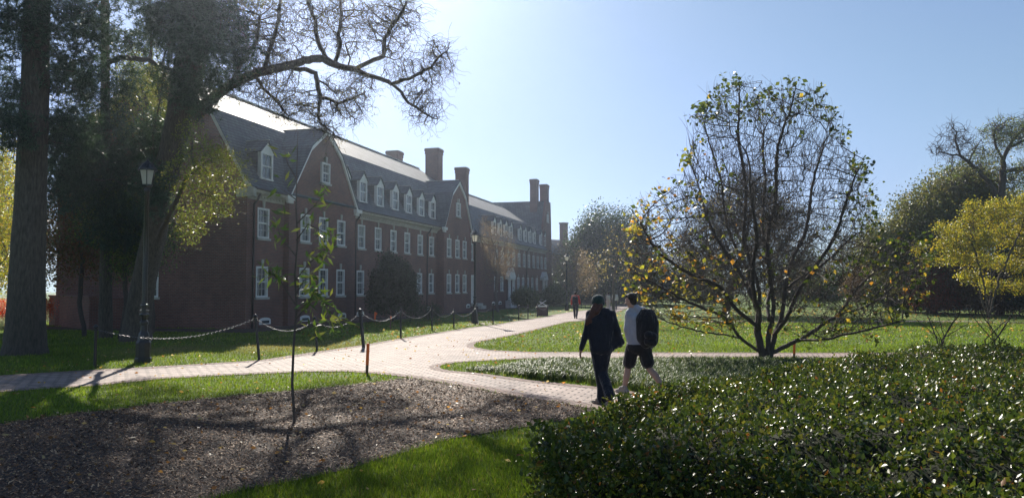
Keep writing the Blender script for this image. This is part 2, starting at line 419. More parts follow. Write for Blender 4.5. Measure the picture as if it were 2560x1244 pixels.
def cloth(name, c, rough=.85, var=.2, sc_=7):
    t = NT(name); o = t.obj(); f = t.noise(o, sc_, 4, .6); t.P(Base_Color=t.ramp(f, [(.3, tuple(x*(1-var) for x in c)), (.7, tuple(x*(1+var) for x in c))]), Roughness=rough, Specular_IOR_Level=.3, Sheen_Weight=.35, Sheen_Roughness=.35)
    mp = t.n('Mapping'); mp.inputs['Scale'].default_value = (1, 1, .45); t.L(o, mp.inputs[0]); t.bump(t.noise(mp.outputs[0], 9, 4, .6), 1., .07); return t.m
skin = simple('skin', (.40, .22, .155), .5, .08, 10, .03); skin2 = simple('skin_tan', (.42, .25, .18), .5, .08, 10, .03)
navy = cloth('dark_navy_cloth', (.014, .016, .026)); black = cloth('black_cloth', (.010, .010, .013)); grey = cloth('grey_fleece', (.36, .36, .40), .9, .1); hat = cloth('dark_green_knit', (.03, .05, .045), .95, .3, 40)
hairr = cloth('auburn_hair', (.085, .03, .018), .45, .4, 60); hairb = cloth('dark_hair', (.022, .016, .012), .8, .4, 60); red = cloth('red_jacket', (.50, .035, .025), .7); jean = cloth('grey_trousers', (.045, .045, .055)); pale = cloth('pale_trousers', (.42, .40, .37)); shoe = cloth('shoe_leather', (.28, .20, .15), .7); white = cloth('white_cloth', (.6, .6, .6))
def hand(w, d, s=1., curl=.4, side=1, fwd=(0, 1, 0), big=True):
    """wrist w, direction d (towards fingertips); palm, four bent fingers, thumb from the side of the palm"""
    w = np.array(w, float); d = unit(np.array(d, float)); f = np.array(fwd, float); f = unit(f-d*np.dot(f, d)); n = np.cross(d, f)*side  # f: thumb side, n: palm normal
    P = [(tuple(w), .026*s, tuple(w+d*.03*s), .027*s)]; pc = w+d*.09*s
    for k, (off, L) in enumerate(((.030, .070), (.010, .080), (-.010, .074), (-.030, .060))):
        a = w+d*.02*s+f*off*.5*s; b = w+d*.092*s+f*off*s; P.append((tuple(a), .014*s, tuple(b), .0115*s))
        c1 = b+unit(d+n*curl*.5)*L*.45*s; c2 = c1+unit(d+n*curl*1.4+f*.02*k)*L*.32*s; c3 = c2+unit(d+n*curl*2.4)*L*.25*s
        P += [(tuple(b), .0100*s, tuple(c1), .0092*s), (tuple(c1), .0092*s, tuple(c2), .0085*s), (tuple(c2), .0085*s, tuple(c3), .007*s)]
    t0 = w+d*.028*s+f*.024*s; t1 = t0+unit(d*.6+f*.8+n*.2)*.038*s; t2 = t1+unit(d+f*.25+n*.3)*.03*s; P += [(tuple(t0), .014*s, tuple(t1), .0115*s), (tuple(t1), .0115*s, tuple(t2), .0085*s)]
    return P
def head(c, face, s=1.):
    """centre of the skull, direction the face looks"""
    c = np.array(c, float); f = unit(np.array(face, float)); r = unit(np.cross(f, [0, 0, 1.])); u = np.cross(r, f); P = [('e', tuple(c), (.076*s, .092*s, .098*s), (math.atan2(-f[0], f[1]), 'Z'))]
    q = lambda a, b, z: tuple(c+f*a*s+r*b*s+u*z*s)
    P += [(q(.035, 0, -.07), .045*s, q(.062, 0, -.102), .028*s), (q(.03, .03, -.05), .042*s, q(.03, -.03, -.05), .042*s), (q(.088, 0, .005), .011*s, q(.108, 0, -.028), .013*s), (q(.084, .03, .022), .012*s, q(.084, -.03, .022), .012*s),
          (q(.083, .018, -.062), .009*s, q(.083, -.018, -.062), .009*s), (q(.088, .035, -.02), .016*s, q(.075, .045, -.03), .02*s), (q(.088, -.035, -.02), .0*s+.016*s, q(.075, -.045, -.03), .02*s)]
    for b in (1, -1): P += [(q(-.005, .076*b, .012), .014*s, q(-.012, .082*b, -.022), .011*s)]
    return P
def foot(a, toe, s=1., thick=1.):
    a = np.array(a, float); t = np.array(toe, float); d = unit((t-a)*[1, 1, 0]); h = a-d*.05*s; h[2] = t[2] if a[2]-t[2] < .13 else a[2]-.07
    return [(tuple(a), .042*s, tuple(h+[0, 0, .012]), .036*s*thick), (tuple(h+[0, 0, .01]), .034*s*thick, tuple((h+t)/2+[0, 0, .012]), .038*s*thick), (tuple(a), .04*s, tuple((a+t)/2+[0, 0, .01]), .034*s), (tuple((h+t)/2+[0, 0, .005]), .04*s*thick, tuple(t), .030*s*thick)]
# ---- woman with knitted hat (px per metre from her distance)
wb = G(1502, 1011); Dw = wb[1]; kx = Dw/FPX
wm = empty('person', (wb[0], wb[1], gz(wb[1]))); tag(wm, 'person in green knit hat, dark jacket and flared navy trousers walking on the path', 'person')
def wp(cx, cy, y=0.): return np.array([(cx-400)/3.275*kx, y, (1100-cy)/3.275*kx])
hipc = wp(405, 640); sh_l, sh_r = wp(322, 365, -.01), wp(488, 368, -.01)
hd = wp(382, 272, .01); el_l = wp(285, 510, -.05); wr_l = wp(240, 650, -.02); el_r = wp(532, 500, -.03); wr_r = wp(560, 622, .05)
hl, hr_ = wp(368, 640), wp(440, 640); kl, kr = wp(392, 850, .06), wp(415, 840, .04); al, ar = wp(405, 1055, .0), wp(462, 1000, -.26); tl_, tr_ = wp(352, 1082, .10), wp(440, 1065, -.14)
ar[2] = .16; tr_[2] = .035; tl_[2] = .035; al[2] = .10
B = head(hd, (-.35, .93, -.05), .98)+[(hd-[0, 0, .05], .05, hd-[0, .01, .16], .055), (sh_l, .055, sh_r, .055), (sh_l, .05, hipc+[-.05, 0, .1], .10), (sh_r, .05, hipc+[.05, 0, .1], .10), (hipc+[-.05, 0, 0], .12, hipc+[.05, 0, 0], .12),
     (sh_l, .05, el_l, .038), (el_l, .038, wr_l, .026), (sh_r, .05, el_r, .038), (el_r, .038, wr_r, .026), (hl, .09, kl, .055), (kl, .055, al, .038), (hr_, .09, kr, .055), (kr, .055, ar, .038)]
B = [tuple(tuple(q) if isinstance(q, np.ndarray) else q for q in p) for p in B]
B += hand(wr_l, wp(232, 720, .03)-wr_l, 1., .35, 1, (.3, 1, 0))+hand(wr_r, wp(505, 655, .1)-wr_r, .95, .6, -1, (0, 1, .3))+foot(al, tl_, 1.)+foot(ar, tr_, 1.)
remesh(B, 'body', skin, wm, .0085, 2)
def cap(parts): return [tuple(tuple(float(v) for v in q) if isinstance(q, np.ndarray) else q for q in p) for p in parts]
J = [(sh_l+[0, 0, -.01], .085, sh_r+[0, 0, -.01], .085), (sh_l+[.04, 0, -.08], .115, hipc+[-.06, 0, .08], .135), (sh_r+[-.04, 0, -.08], .115, hipc+[.05, 0, .08], .135), (wp(405, 430), .15, wp(405, 600), .155), (hipc+[-.05, 0, .0], .14, hipc+[.06, 0, .0], .14),
     (sh_l, .075, el_l, .058), (el_l, .06, wr_l+[.006, 0, .01], .042), (sh_r, .075, el_r, .062), (el_r, .07, wr_r+[0, 0, .01], .05), (wp(385, 350), .075, wp(430, 345, -.03), .07), (wp(450, 345, -.05), .06, wp(440, 370, -.09), .05), (wp(380, 330), .062, wp(385, 350), .08)]
# the loose right side of the jacket that hangs out like a wing
J += [(wp(500, 420, -.02), .06, wp(585, 600, .02), .03), (wp(480, 440, -.02), .08, wp(560, 610, .0), .035), (wp(470, 480), .09, wp(525, 630, 0), .04), (wp(460, 520), .09, wp(490, 640, 0), .06)]
remesh(cap(J), 'jacket', navy, wm, .012, 3)
T = [(hl+[0, 0, .03], .115, kl, .078), (kl, .078, wp(412, 960, .04), .082), (wp(412, 960, .04), .082, al+[.02, 0, .0], .098), (hr_+[0, 0, .03], .118, kr, .082), (kr, .082, wp(440, 930, -.1), .082), (wp(440, 930, -.1), .08, ar+[-.005, .0, .02], .09), (hipc+[-.04, 0, .02], .13, hipc+[.05, 0, .02], .13)]
remesh(cap(T), 'trousers', navy, wm, .012, 3)
remesh(cap([('e', tuple(hd+[0, -.01, .035]), (.104, .112, .098)), (hd+[-.04, -.02, -.005], .07, hd+[.04, -.02, -.005], .07)]), 'knit_hat', hat, wm, .01, 2)
remesh(cap([(hd+[-.04, -.05, -.03], .05, wp(335, 350, -.06), .052), (wp(335, 345, -.06), .05, wp(300, 420, -.07), .048), (wp(300, 420, -.07), .05, wp(278, 480, -.06), .018), (hd+[.03, -.06, -.05], .05, wp(365, 350, -.08), .05), (wp(350, 340, -.07), .05, wp(325, 430, -.09), .03)]), 'hair', hairr, wm, .010, 1)
for a, t_ in ((al, tl_), (ar, tr_)): remesh(cap([(tuple(p[0]), p[1]*1.12, tuple(p[2]), p[3]*1.12) for p in foot(a, t_, 1.05) if p[0][2] < .1 or p[2][2] < .08][-2:]), 'sandal', shoe, wm, .008, 1)
# ---- man in grey hoodie with black backpack
mb_ = G(1556, 984); Dm = mb_[1]; km = Dm/FPX
mn = empty('person', (mb_[0], mb_[1], gz(mb_[1]))); tag(mn, 'person in grey hoodie and black shorts with black backpack beside the hedge', 'person')
def mp_(cx, cy, y=0.): return np.array([(cx-570)/3.275*km, y, (1003-cy)/3.275*km])
hc = mp_(700, 640); hL, hR = mp_(660, 640, .03), mp_(745, 640, -.03); kL, kR = mp_(622, 800, .1), mp_(783, 790, -.06); aL, aR = mp_(590, 945, .05), mp_(870, 960, -.25); tL, tR = mp_(540, 985, .16), mp_(850, 1010, -.12); aL[2] = .10; tL[2] = .035; aR[2] = .17; tR[2] = .045
sL, sR = mp_(640, 350, .05), mp_(752, 368, -.08); hdm = mp_(645, 243, .03); eL, wL = mp_(615, 480, .02), mp_(640, 600, .12); eR, wR = mp_(795, 510, -.14), mp_(800, 628, -.05)
fc = (-.72, .62, -.35)
B = head(hdm, fc, 1.03)+[(hdm-[0, 0, .05], .055, mp_(690, 330, .0), .062), (sL, .06, sR, .06), (sL, .06, hc+[-.06, 0, .1], .12), (sR, .06, hc+[.06, 0, .1], .12), (hL, .11, hR, .11), (sL, .055, eL, .044), (eL, .044, wL, .03), (sR, .055, eR, .044), (eR, .044, wR, .03),
     (hL, .095, kL, .058), (kL+[0, -.015, -.02], .056, kL*.55+aL*.45+[0, -.02, 0], .058), (kL*.55+aL*.45+[0, -.02, 0], .056, aL, .036), (hR, .095, kR, .06), (kR+[.01, -.01, -.02], .057, kR*.55+aR*.45+[.015, -.02, 0], .06), (kR*.55+aR*.45+[.015, -.02, 0], .058, aR, .037)]
B = cap(B)+hand(wL, (-.2, .3, -1), 1.05, .5, 1, (-.3, 1, 0))+hand(wR, (.05, .1, -1), 1.05, .6, -1, (-.2, 1, 0))+foot(aL, tL, 1.)+foot(aR, tR, 1.)
remesh(B, 'body', skin2, mn, .0085, 2)
Hd = [(sL, .085, sR, .085), (sL+[.02, 0, -.06], .12, hc+[-.07, .0, .16], .13), (sR+[-.02, 0, -.06], .12, hc+[.03, 0, .16], .135), (mp_(690, 400), .155, mp_(695, 560), .15), (sL, .078, eL, .066), (eL, .068, wL+[0, 0, .01], .045), (sR, .075, eR, .062), (eR, .062, wR+[0, 0, .01], .045), (hc+[-.06, 0, .1], .135, hc+[.05, 0, .1], .135),
      (mp_(655, 330, .03), .075, mp_(735, 325, -.06), .07), (mp_(690, 305, -.04), .06, mp_(715, 330, -.09), .06)]
remesh(cap(Hd), 'hoodie', grey, mn, .012, 2)
S = [(hL+[0, 0, .05], .125, hL*.3+kL*.7, .118), (hR+[0, 0, .05], .125, hR*.3+kR*.7, .12), (hc+[-.06, 0, .03], .145, hc+[.06, 0, .03], .145)]
remesh(cap(S), 'shorts', black, mn, .012, 2)
bk = empty_ = None
Bp = [('e', tuple(mp_(768, 470, -.15)), (.175, .17, .36), (.12, 'Y')), (mp_(745, 350, -.12), .10, mp_(790, 400, -.14), .13), (mp_(790, 430, -.15), .15, mp_(790, 560, -.15), .14), (mp_(730, 400, -.12), .13, mp_(735, 540, -.12), .13)]
bp_ = remesh(cap(Bp), 'backpack', black, None, .014, 3); bp_.location = mn.location; tag(bp_, 'bulky black backpack worn by the person in the grey hoodie', 'backpack')
remesh(cap([(mp_(760, 520, -.31), .075, mp_(800, 530, -.29), .07), (mp_(755, 570, -.29), .07, mp_(800, 580, -.28), .07)]), 'front_pocket', black, bp_, .012, 2)
MB().tube([mp_(750, 330, -.14), mp_(765, 315, -.17), mp_(782, 332, -.18)], .011, 6).build('carry_handle', black, bp_, True)
MB().tube([mp_(838, 430, -.2), mp_(845, 500, -.2), mp_(838, 570, -.2)], .008, 5).build('piping', grey, bp_, True)
MB().tube([mp_(700, 330, .02), mp_(672, 370, .09), mp_(668, 450, .12), mp_(690, 540, .06)], .022, 6).tube([mp_(742, 350, -.1), mp_(715, 335, -.04), mp_(700, 330, .02)], .025, 6).build('shoulder_strap', black, bp_, True)
remesh(cap([('e', tuple(hdm-np.array(fc)*.03+[.0, -.01, .04]), (.09, .1, .088)), (hdm+[.03, -.03, .0], .078, hdm+[.045, -.03, -.04], .06), (hdm+[-.05, .03, .065], .045, hdm+[.0, .0, .08], .05)]), 'hair', hairb, mn, .010, 1)
for a, t_ in ((aL, tL), (aR, tR)): remesh(cap([(tuple(p[0]), p[1]*1.25, tuple(p[2]), p[3]*1.3) for p in foot(a, t_, 1.1)[1:]]+[(a-[0, 0, .02], .05, a+[0, 0, .01], .05)]), 'shoe', cloth('trainer', (.34, .29, .25), .8), mn, .010, 1)
# ---- farther walkers
def walker(px, py, h, top, legs, lab, pack=None, hairm=hairb, stride=.16, face=(0, 1, 0), sw=.2):
    P = G(px, py); r = empty('person', (P[0], P[1], gz(P[1])), math.atan2(-face[0], face[1])); tag(r, lab, 'person'); s = h/1.75
    v = lambda x, y, z: np.array([x*s, y*s, z*s])
    hl, hr = v(-.09, 0, .92), v(.09, 0, .92); kl, kr = v(-.09, .12, .50), v(.10, -.03, .48); al, ar = v(-.08, stride, .09), v(.09, -stride-.1, .13); tl, tr = v(-.09, stride+.15, .035), v(.10, -stride+.04, .04)
    sl_, sr_ = v(-.18, 0, 1.42), v(.18, 0, 1.42); el, er = v(-.26, -.06, 1.14), v(.26, .02, 1.14); wl, wr = v(-.27, .0, .90), v(.26, .14, .92); hd = v(0, .03, 1.63)
    B = head(hd, (0, 1, -.15), s)+cap([(hd-[0, 0, .05], .05, v(0, 0, 1.45), .055), (sl_, .06, sr_, .06), (v(-.1, 0, 1.35), .11, v(-.07, 0, 1.), .12), (v(.1, 0, 1.35), .11, v(.07, 0, 1.), .12), (hl, .1, kl, .058), (kl, .056, al, .038), (hr, .1, kr, .058), (kr, .056, ar, .038), (sl_, .05, el, .04), (el, .04, wl, .028), (sr_, .05, er, .04), (er, .04, wr, .028)])
    remesh(B+hand(wl, (0, .1, -1), s, .4, 1)+hand(wr, (0, .2, -1), s, .4, -1)+foot(al, tl, s)+foot(ar, tr, s), 'body', skin, r, .010, 1)
    remesh(cap([(sl_, .085, sr_, .085), (v(-.1, 0, 1.33), .14, v(-.06, 0, .98), .14), (v(.1, 0, 1.33), .14, v(.06, 0, .98), .14), (sl_, .075, el, .062), (el, .062, wl+[0, 0, .02], .045), (sr_, .075, er, .062), (er, .062, wr+[0, 0, .02], .045), (v(0, -.02, 1.46), .075, v(0, 0, 1.4), .1)]), 'jacket', top, r, .016, 2)
    remesh(cap([(hl, .115, kl, .08), (kl, .08, al+[0, 0, .03], .062), (hr, .115, kr, .08), (kr, .08, ar+[0, 0, .03], .062), (hl, .125, hr, .125)]), 'trousers', legs, r, .016, 2)
    remesh(cap([('e', tuple(hd+[0, -.012, .028]), (.088*s, .1*s, .09*s)), (hd+[0, -.05, 0], .06, hd+[0, -.055, -.05], .05)]), 'hair', hairm, r, .014, 1)
    for a, t_ in ((al, tl), (ar, tr)): remesh(cap([(tuple(p[0]), p[1]*1.15, tuple(p[2]), p[3]*1.2) for p in foot(a, t_, s)[1:]]), 'shoe', black, r, .014, 1)
    if pack:
        b = remesh(cap([(v(-.08, -.2, 1.34), .11, v(-.08, -.2, 1.02), .11), (v(.08, -.2, 1.34), .11, v(.08, -.2, 1.02), .11), (v(0, -.24, 1.3), .11, v(0, -.25, 1.05), .12)]), 'backpack', pack[0], None, .016, 2); b.location = r.location; b.rotation_euler = r.rotation_euler; tag(b, pack[1], 'backpack')
    return r
walker(1439, 796, 1.78, red, jean, 'person in a red jacket walking away along the brick path', (navy, 'dark backpack on the person in the red jacket'), face=(.2, 1, 0))
walker(1521, 776, 1.68, jean, pale, 'distant person in pale trousers with a pale backpack on the path', (cloth('pale_canvas', (.45, .44, .40)), 'small pale backpack on the distant person in pale trousers'), face=(.1, 1, 0))
walker(1538, 775, 1.70, white, jean, 'distant person in a white top walking beside the one in pale trousers', None, face=(.1, 1, 0))
# ================================================================ GROUND
def sheet(name, px, mat, lift, smooth=0, world=None):
    P = [G(*q)[:2] for q in px] if world is None else world
    if smooth: P = smoothpoly(P, smooth)
    bm = bmesh.new(); vs = [bm.verts.new((x, y, gz(y)+lift)) for x, y in P]; f = bm.faces.new(vs); bm.normal_update()
    if f.normal.z < 0: f.normal_flip()
    bmesh.ops.triangulate(bm, faces=bm.faces)
    me = bpy.data.meshes.new(name); bm.to_mesh(me); bm.free(); me.materials.append(mat)
    o = link(bpy.data.objects.new(name, me)); tag(o, kind='structure'); return o
gv = [(-600, -60), (600, -60), (600, 900), (-600, 900)]
g = mesh_np('ground', [(x, y, gz(y)) for x, y in gv], [(0, 1, 2, 3)], M['lawn']); tag(g, kind='structure')

near_edge = [(-260, 1004), (0, 981), (113, 972), (227, 966), (408, 947), (600, 937), (762, 930), (860, 929), (936, 934), (1025, 944), (1167, 967), (1289, 991), (1410, 1009), (1483, 1023), (1600, 1048), (1760, 1085)]
lirio_low = [(1800, 1020), (1650, 992), (1560, 975), (1491, 967), (1329, 951), (1207, 934), (1126, 927)]
tip = [(1103, 922), (1098, 916), (1112, 911)]
lirio_up = [(1147, 906), (1329, 896), (1475, 896), (1900, 893), (2300, 896), (2560, 898), (2900, 899)]
lawn_low = [(2900, 880), (2560, 880), (2050, 882), (1600, 881), (1450, 880), (1329, 880), (1225, 875)]
tip2 = [(1187, 868), (1184, 862), (1192, 857)]
lawn_left = [(1207, 853), (1288, 837), (1370, 817), (1423, 804), (1463, 801), (1533, 784), (1580, 766), (1600, 760)]
far_edge = [(1560, 757), (1530, 765), (1481, 773), (1429, 779), (1380, 787), (1369, 791), (1300, 801), (1232, 812), (1187, 817), (1001, 846), (910, 862), (786, 880), (653, 900), (600, 904), (363, 918), (227, 925), (0, 939), (-260, 957)]
path_px = near_edge+lirio_low+tip+lirio_up+lawn_low+tip2+lawn_left+far_edge
PATH = np.array([G(*q)[:2] for q in path_px])
sheet('brick_path', path_px, M['path'], .008)
# soldier-course borders along the edges
def ribbon(name, px, w, mat, lift, side=1):
    P = np.array([G(*q)[:2] for q in px]); T = np.gradient(P, axis=0); T = unit(T); N = np.stack([-T[:, 1], T[:, 0]], 1)*side
    V = []; F = []
    for i, (p, n) in enumerate(zip(P, N)):
        for q in (p, p+n*w): V.append((q[0], q[1], gz(q[1])+lift))
        if i: F.append((2*i-2, 2*i-1, 2*i+1, 2*i))
    return V, F
V, F = [], []
for px, w, s_ in ((near_edge, .32, 1), (lirio_low+tip+lirio_up, .25, 1), (lawn_low+tip2+lawn_left, .25, 1), (far_edge[1:], .3, 1)):
    a, b = ribbon('', px, w, None, .013, s_); n0 = len(V); V += a; F += [tuple(i+n0 for i in f) for f in b]
tag(mesh_np('path_border', V, F, M['path2']), kind='structure')
sheet('side_path', [(1165, 808), (1235, 804.5), (1240, 807), (1236, 811), (1167, 813)], M['path'], .004)
sheet('far_path', [(2290, 801), (2430, 802.5), (2700, 806), (2700, 811), (2430, 806), (2290, 804)], M['path'], .004)
sheet('far_path', [(1700, 802), (2050, 803), (2290, 801), (2290, 804), (2050, 806), (1700, 805)], M['path'], .006)
mul_px = [(-500, 1150), (-200, 1098), (0, 1061), (91, 1047), (200, 1033), (317, 1021), (385, 1011), (544, 995), (600, 989), (734, 978), (883, 963), (960, 954), (1005, 947), (1028, 946), (1167, 968.5), (1289, 992.5), (1410, 1010.5), (1483, 1025),
          (1455, 1040), (1410, 1052), (1288, 1072), (1126, 1098), (964, 1145), (883, 1170), (762, 1198), (600, 1228), (400, 1290), (0, 1500), (-900, 1800)]
MUL = np.array([G(*q)[:2] for q in mul_px])
sheet('mulch_bed', mul_px, M['mulch'], .012)
# strip of bare soil along the hall
th = math.atan(520/1920); dv = np.array([math.sin(th), math.cos(th)]); nv = np.array([-math.cos(th), math.sin(th)])
C0 = G(613, 822)[:2]
def BW(s, p): return C0+dv*s+nv*p
soil = [BW(-3, -2.2), BW(34, -2.2), BW(36, -1.6), BW(66, -1.6), BW(66, .5), BW(-.5, .5), BW(-.5, 12), BW(-3, 12)]
sheet('soil_strip', None, M['mulch'], .01, world=soil); SOIL = np.array(soil)

hedge_poly = smoothpoly([(.14, 4.7), (.3, 5.2), (.62, 6.0), (1.35, 7.35), (2.2, 8.4), (3.2, 9.5), (4.6, 10.9), (6.3, 12.2), (8.6, 13.0), (12.5, 13.6), (18, 13.6), (20, 9), (16, 3), (8, 1.4), (4.5, 2.2), (2.5, 3.3), (1.8, 4.1), (1.2, 4.85), (.6, 4.75)], 2)
HEDGE = hedge_poly

# mulch chips
def samp(n, x0, x1, y0, y1, poly, power=1.):
    x = rng.uniform(x0, x1, n); y = y0+(y1-y0)*rng.random(n)**power; k = inpoly(x+rng.normal(0, .03, n), y+rng.normal(0, .05, n), poly); return x[k], y[k]
x, y = samp(300000, -13, 2, 5.5, 17.5, MUL, 1.35)
n = len(x); ang = rng.uniform(0, 6.28, n); L = rng.uniform(.012, .034, n)*(1+.06*(y-6)); w = L*rng.uniform(.15, .4, n); tl = rng.normal(0, .35, (n, 2))
z = gz(y)+.014+rng.uniform(.002, .03, n)
dx, dy = np.cos(ang), np.sin(ang)
V = np.stack([np.stack([x+dx*L*a-dy*w*b, y+dy*L*a+dx*w*b, z+tl[:, 0]*L*a+tl[:, 1]*w*b+.0*a], 1) for a, b in ((-.5, -.5), (.5, -.5), (.5, .5), (-.5, .5))], 1).reshape(-1, 3)
pal = np.array([(.22, .105, .05), (.34, .18, .09), (.12, .055, .028), (.56, .36, .20), (.17, .09, .05), (.045, .022, .012)])
c = pal[rng.integers(0, 6, n)]*rng.uniform(.7, 1.3, (n, 1))
tag(mesh_np('mulch_chips', V, np.arange(4*n).reshape(-1, 4), M['chip'], np.repeat(c, 4, 0)), kind='stuff')

# grass blades
def off_lawn(x, y):
    j = rng.normal(0, .035, (2, len(x)))
    return inpoly(x, y, PATH) | inpoly(x+j[0]*1.6, y+j[1]*2.5, MUL) | inpoly(x, y, HEDGE*.97+.03) | inpoly(x, y, SOIL)
def lawn_noise(x, y): return .5+.25*np.sin(x*1.3+np.sin(y*.9)*2)+.25*np.sin(y*1.7+np.sin(x*1.1+1)*2)
def blades(dens, h, w, x0f, y0, y1):
    area = 0.; xs, ys = [], []
    n = int(dens*(y1-y0)*(y0+y1)*.5*1.42); y = np.sqrt(rng.uniform(y0*y0, y1*y1, n)); x = rng.uniform(-.71, .71, n)*y
    k = ~off_lawn(x, y); x, y = x[k], y[k]; n = len(x)
    wh = w*rng.uniform(.6, 1.4, (n, 1)); hh = h*rng.uniform(.5, 1.25, (n, 1)); a = rng.uniform(0, 6.28, n)
    s = np.stack([np.cos(a), np.sin(a), 0*a], 1); lean = rng.normal(0, .35, (n, 2)); b = np.stack([x, y, gz(y)-.003], 1)
    tipp = b+np.concatenate([lean*hh, hh], 1)
    V = np.stack([b-s*wh, b+s*wh, tipp], 1).reshape(-1, 3)
    pal = np.array([(.12, .20, .02), (.15, .24, .025), (.09, .16, .02), (.19, .25, .035), (.24, .23, .08)])
    pr = np.array([.3, .3, .25, .1, .05]); c = pal[rng.choice(5, n, p=pr)]*rng.uniform(.5, 1.4, (n, 1))
    nz = lawn_noise(x, y)[:, None]; c = c*(.8+.35*nz)
    dry = np.zeros(n)
    for (px, py, rr) in ((800, 862, 1.6), (420, 876, 1.2), (690, 868, 1.3), (640, 868, 1.)):
        q = G(px, py); dry = np.maximum(dry, np.exp(-((x-q[0])**2+(y-q[1])**2*.35)/rr**2))
    dry = dry[:, None]*.75; c = c*(1-dry)+np.array([(.26, .22, .13)])*dry
    return V, np.repeat(c, 3, 0)
Vs, Cs = [], []
for a in ((3000, .065, .0045, 0, 5.0, 9.5), (700, .06, .007, 0, 9.5, 16), (260, .065, .011, 0, 16, 26), (75, .07, .02, 0, 26, 45)):
    V, c = blades(*a); Vs.append(V); Cs.append(c)
V = np.concatenate(Vs); tag(mesh_np('lawn_grass', V, np.arange(len(V)).reshape(-1, 3), M['grass'], np.concatenate(Cs)), kind='stuff')

# strap-leaved border (silvery clumps)
LIR = np.array([G(*q)[:2] for q in [(1165, 926), (1210, 919), (1329, 914), (1475, 913), (1900, 912), (2060, 912), (2050, 960), (1900, 1010), (1800, 1018), (1650, 990), (1560, 973), (1491, 965), (1329, 948), (1207, 932)]])
x0, y0 = LIR.min(0); x1, y1 = LIR.max(0)
cx, cy = samp(2100, x0, x1, y0, y1, LIR); cx, cy = cx, cy; nc = len(cx); k = 26
X = np.repeat(cx, k)+rng.normal(0, .05, nc*k); Y = np.repeat(cy, k)+rng.normal(0, .05, nc*k); n = len(X)
edge = np.clip((X-LIR[:, 0].min())/1.6, .45, 1)
a = rng.uniform(0, 6.28, n); D2 = np.stack([np.cos(a), np.sin(a)], 1); S2 = np.stack([-np.sin(a), np.cos(a)], 1)
Lb = (rng.uniform(.2, .36, n)*edge)[:, None]; out = rng.uniform(.25, .9, n)[:, None]; wd = .0065
b = np.stack([X, Y, gz(Y)+.005], 1)
def pt(t, hfac, sgn, w): return np.concatenate([b[:, :2]+D2*Lb*out*t+S2*sgn*w, b[:, 2:]+Lb*hfac*(1-.45*out)], 1)
V = np.stack([pt(.1, 0, -1, wd), pt(.1, 0, 1, wd), pt(.45, .75, 1, wd), pt(.45, .75, -1, wd), pt(.8, .85, 1, wd*.8), pt(.8, .85, -1, wd*.8), pt(1.1, .6, 0, 0), pt(1.1, .6, 0, 0)+np.array([0, 0, .001])], 1).reshape(-1, 3)
bb = np.arange(n)[:, None]*8; F = np.concatenate([bb+np.array([[0, 1, 2, 3]]), bb+np.array([[3, 2, 4, 5]]), bb+np.array([[5, 4, 6, 7]])])
pal = np.array([(.06, .11, .035), (.10, .15, .055), (.19, .23, .12), (.035, .065, .022), (.08, .13, .045)]); c = pal[rng.integers(0, 5, n)]*rng.uniform(.8, 1.2, (n, 1))
tag(mesh_np('border_grass', V, F, M['strap'], np.repeat(c, 8, 0)), kind='stuff')

# scattered fallen leaves
x = rng.uniform(-12, 6, 900); y = 6+rng.random(900)*24; P = np.stack([x, y, gz(y)+.045+.0*x], 1)
lv = leaves('fallen_leaves', P, .07, np.array([(.35, .16, .05), (.42, .30, .12), (.25, .12, .06), (.5, .42, .3)]), M['leaf_thin'], dirs=np.stack([rng.normal(0, 1, 900), rng.normal(0, 1, 900), 0*x], 1), flat=.7); tag(lv, kind='stuff')

n = 3600; y = 30+rng.random(n)*45; x = rng.uniform(-.3, .7, n)*y; k = ~off_lawn(x, y); x, y = x[k], y[k]
tag(leaves('lawn_leaf_litter', np.stack([x, y, gz(y)+.04], 1), .12, np.array([(.32, .18, .06), (.40, .30, .12), (.25, .14, .07)]), M['leaf_thin'], dirs=np.stack([rng.normal(0, 1, len(x)), rng.normal(0, 1, len(x)), 0*x], 1), flat=.7), kind='stuff')
q = G(700, 1020); n = 700; x = rng.uniform(-9, 1, n); y = rng.uniform(6.5, 13, n); k = inpoly(x, y, MUL); x, y = x[k], y[k]
tag(leaves('leaf_drift', np.stack([x, y, gz(y)+.05], 1), .055, np.array([(.35, .2, .09), (.22, .12, .06), (.45, .36, .22), (.16, .09, .05)]), M['leaf_thin'], dirs=np.stack([rng.normal(0, 1, len(x)), rng.normal(0, 1, len(x)), 0*x+.2], 1), flat=.5), kind='stuff')
# ================================================================ HEDGE (near right)
hr = empty('hedge', (6.5, 7, gz(7))); tag(hr, 'broad low glossy evergreen hedge filling the right foreground', 'hedge')
def poly_dist(x, y, poly):
    d = np.full(len(x), 1e9); n = len(poly)
    for i in range(n):
        a = poly[i]; b = poly[(i+1) % n]; ab = b-a; t = np.clip(((x-a[0])*ab[0]+(y-a[1])*ab[1])/(ab@ab), 0, 1)
        d = np.minimum(d, np.hypot(x-a[0]-t*ab[0], y-a[1]-t*ab[1]))
    return d
def hnoise(x, y): return .05*np.sin(2.1*x+1.7*np.sin(1.3*y))+.04*np.sin(2.9*y+1.3*np.sin(2.2*x))+.035*np.sin(6.1*x+2*np.sin(5.*y))+.035*np.sin(8.7*y+3*x+2*np.sin(4*x))+.02*np.sin(17*x+9*np.sin(3*y))
def htop(x, y):
    d = poly_dist(x, y, HEDGE); return (.93+hnoise(x, y))*np.clip(d/.5, 0, 1)**.42
st = .16; gx = np.arange(-.3, 20.5, st); gy = np.arange(1.2, 14, st); XX, YY = np.meshgrid(gx, gy); fx, fy = XX.ravel(), YY.ravel()
ins = inpoly(fx, fy, HEDGE); HZ = np.where(ins, gz(fy)+htop(fx, fy)-.11, gz(fy)-.05); nx_, ny_ = len(gx), len(gy)
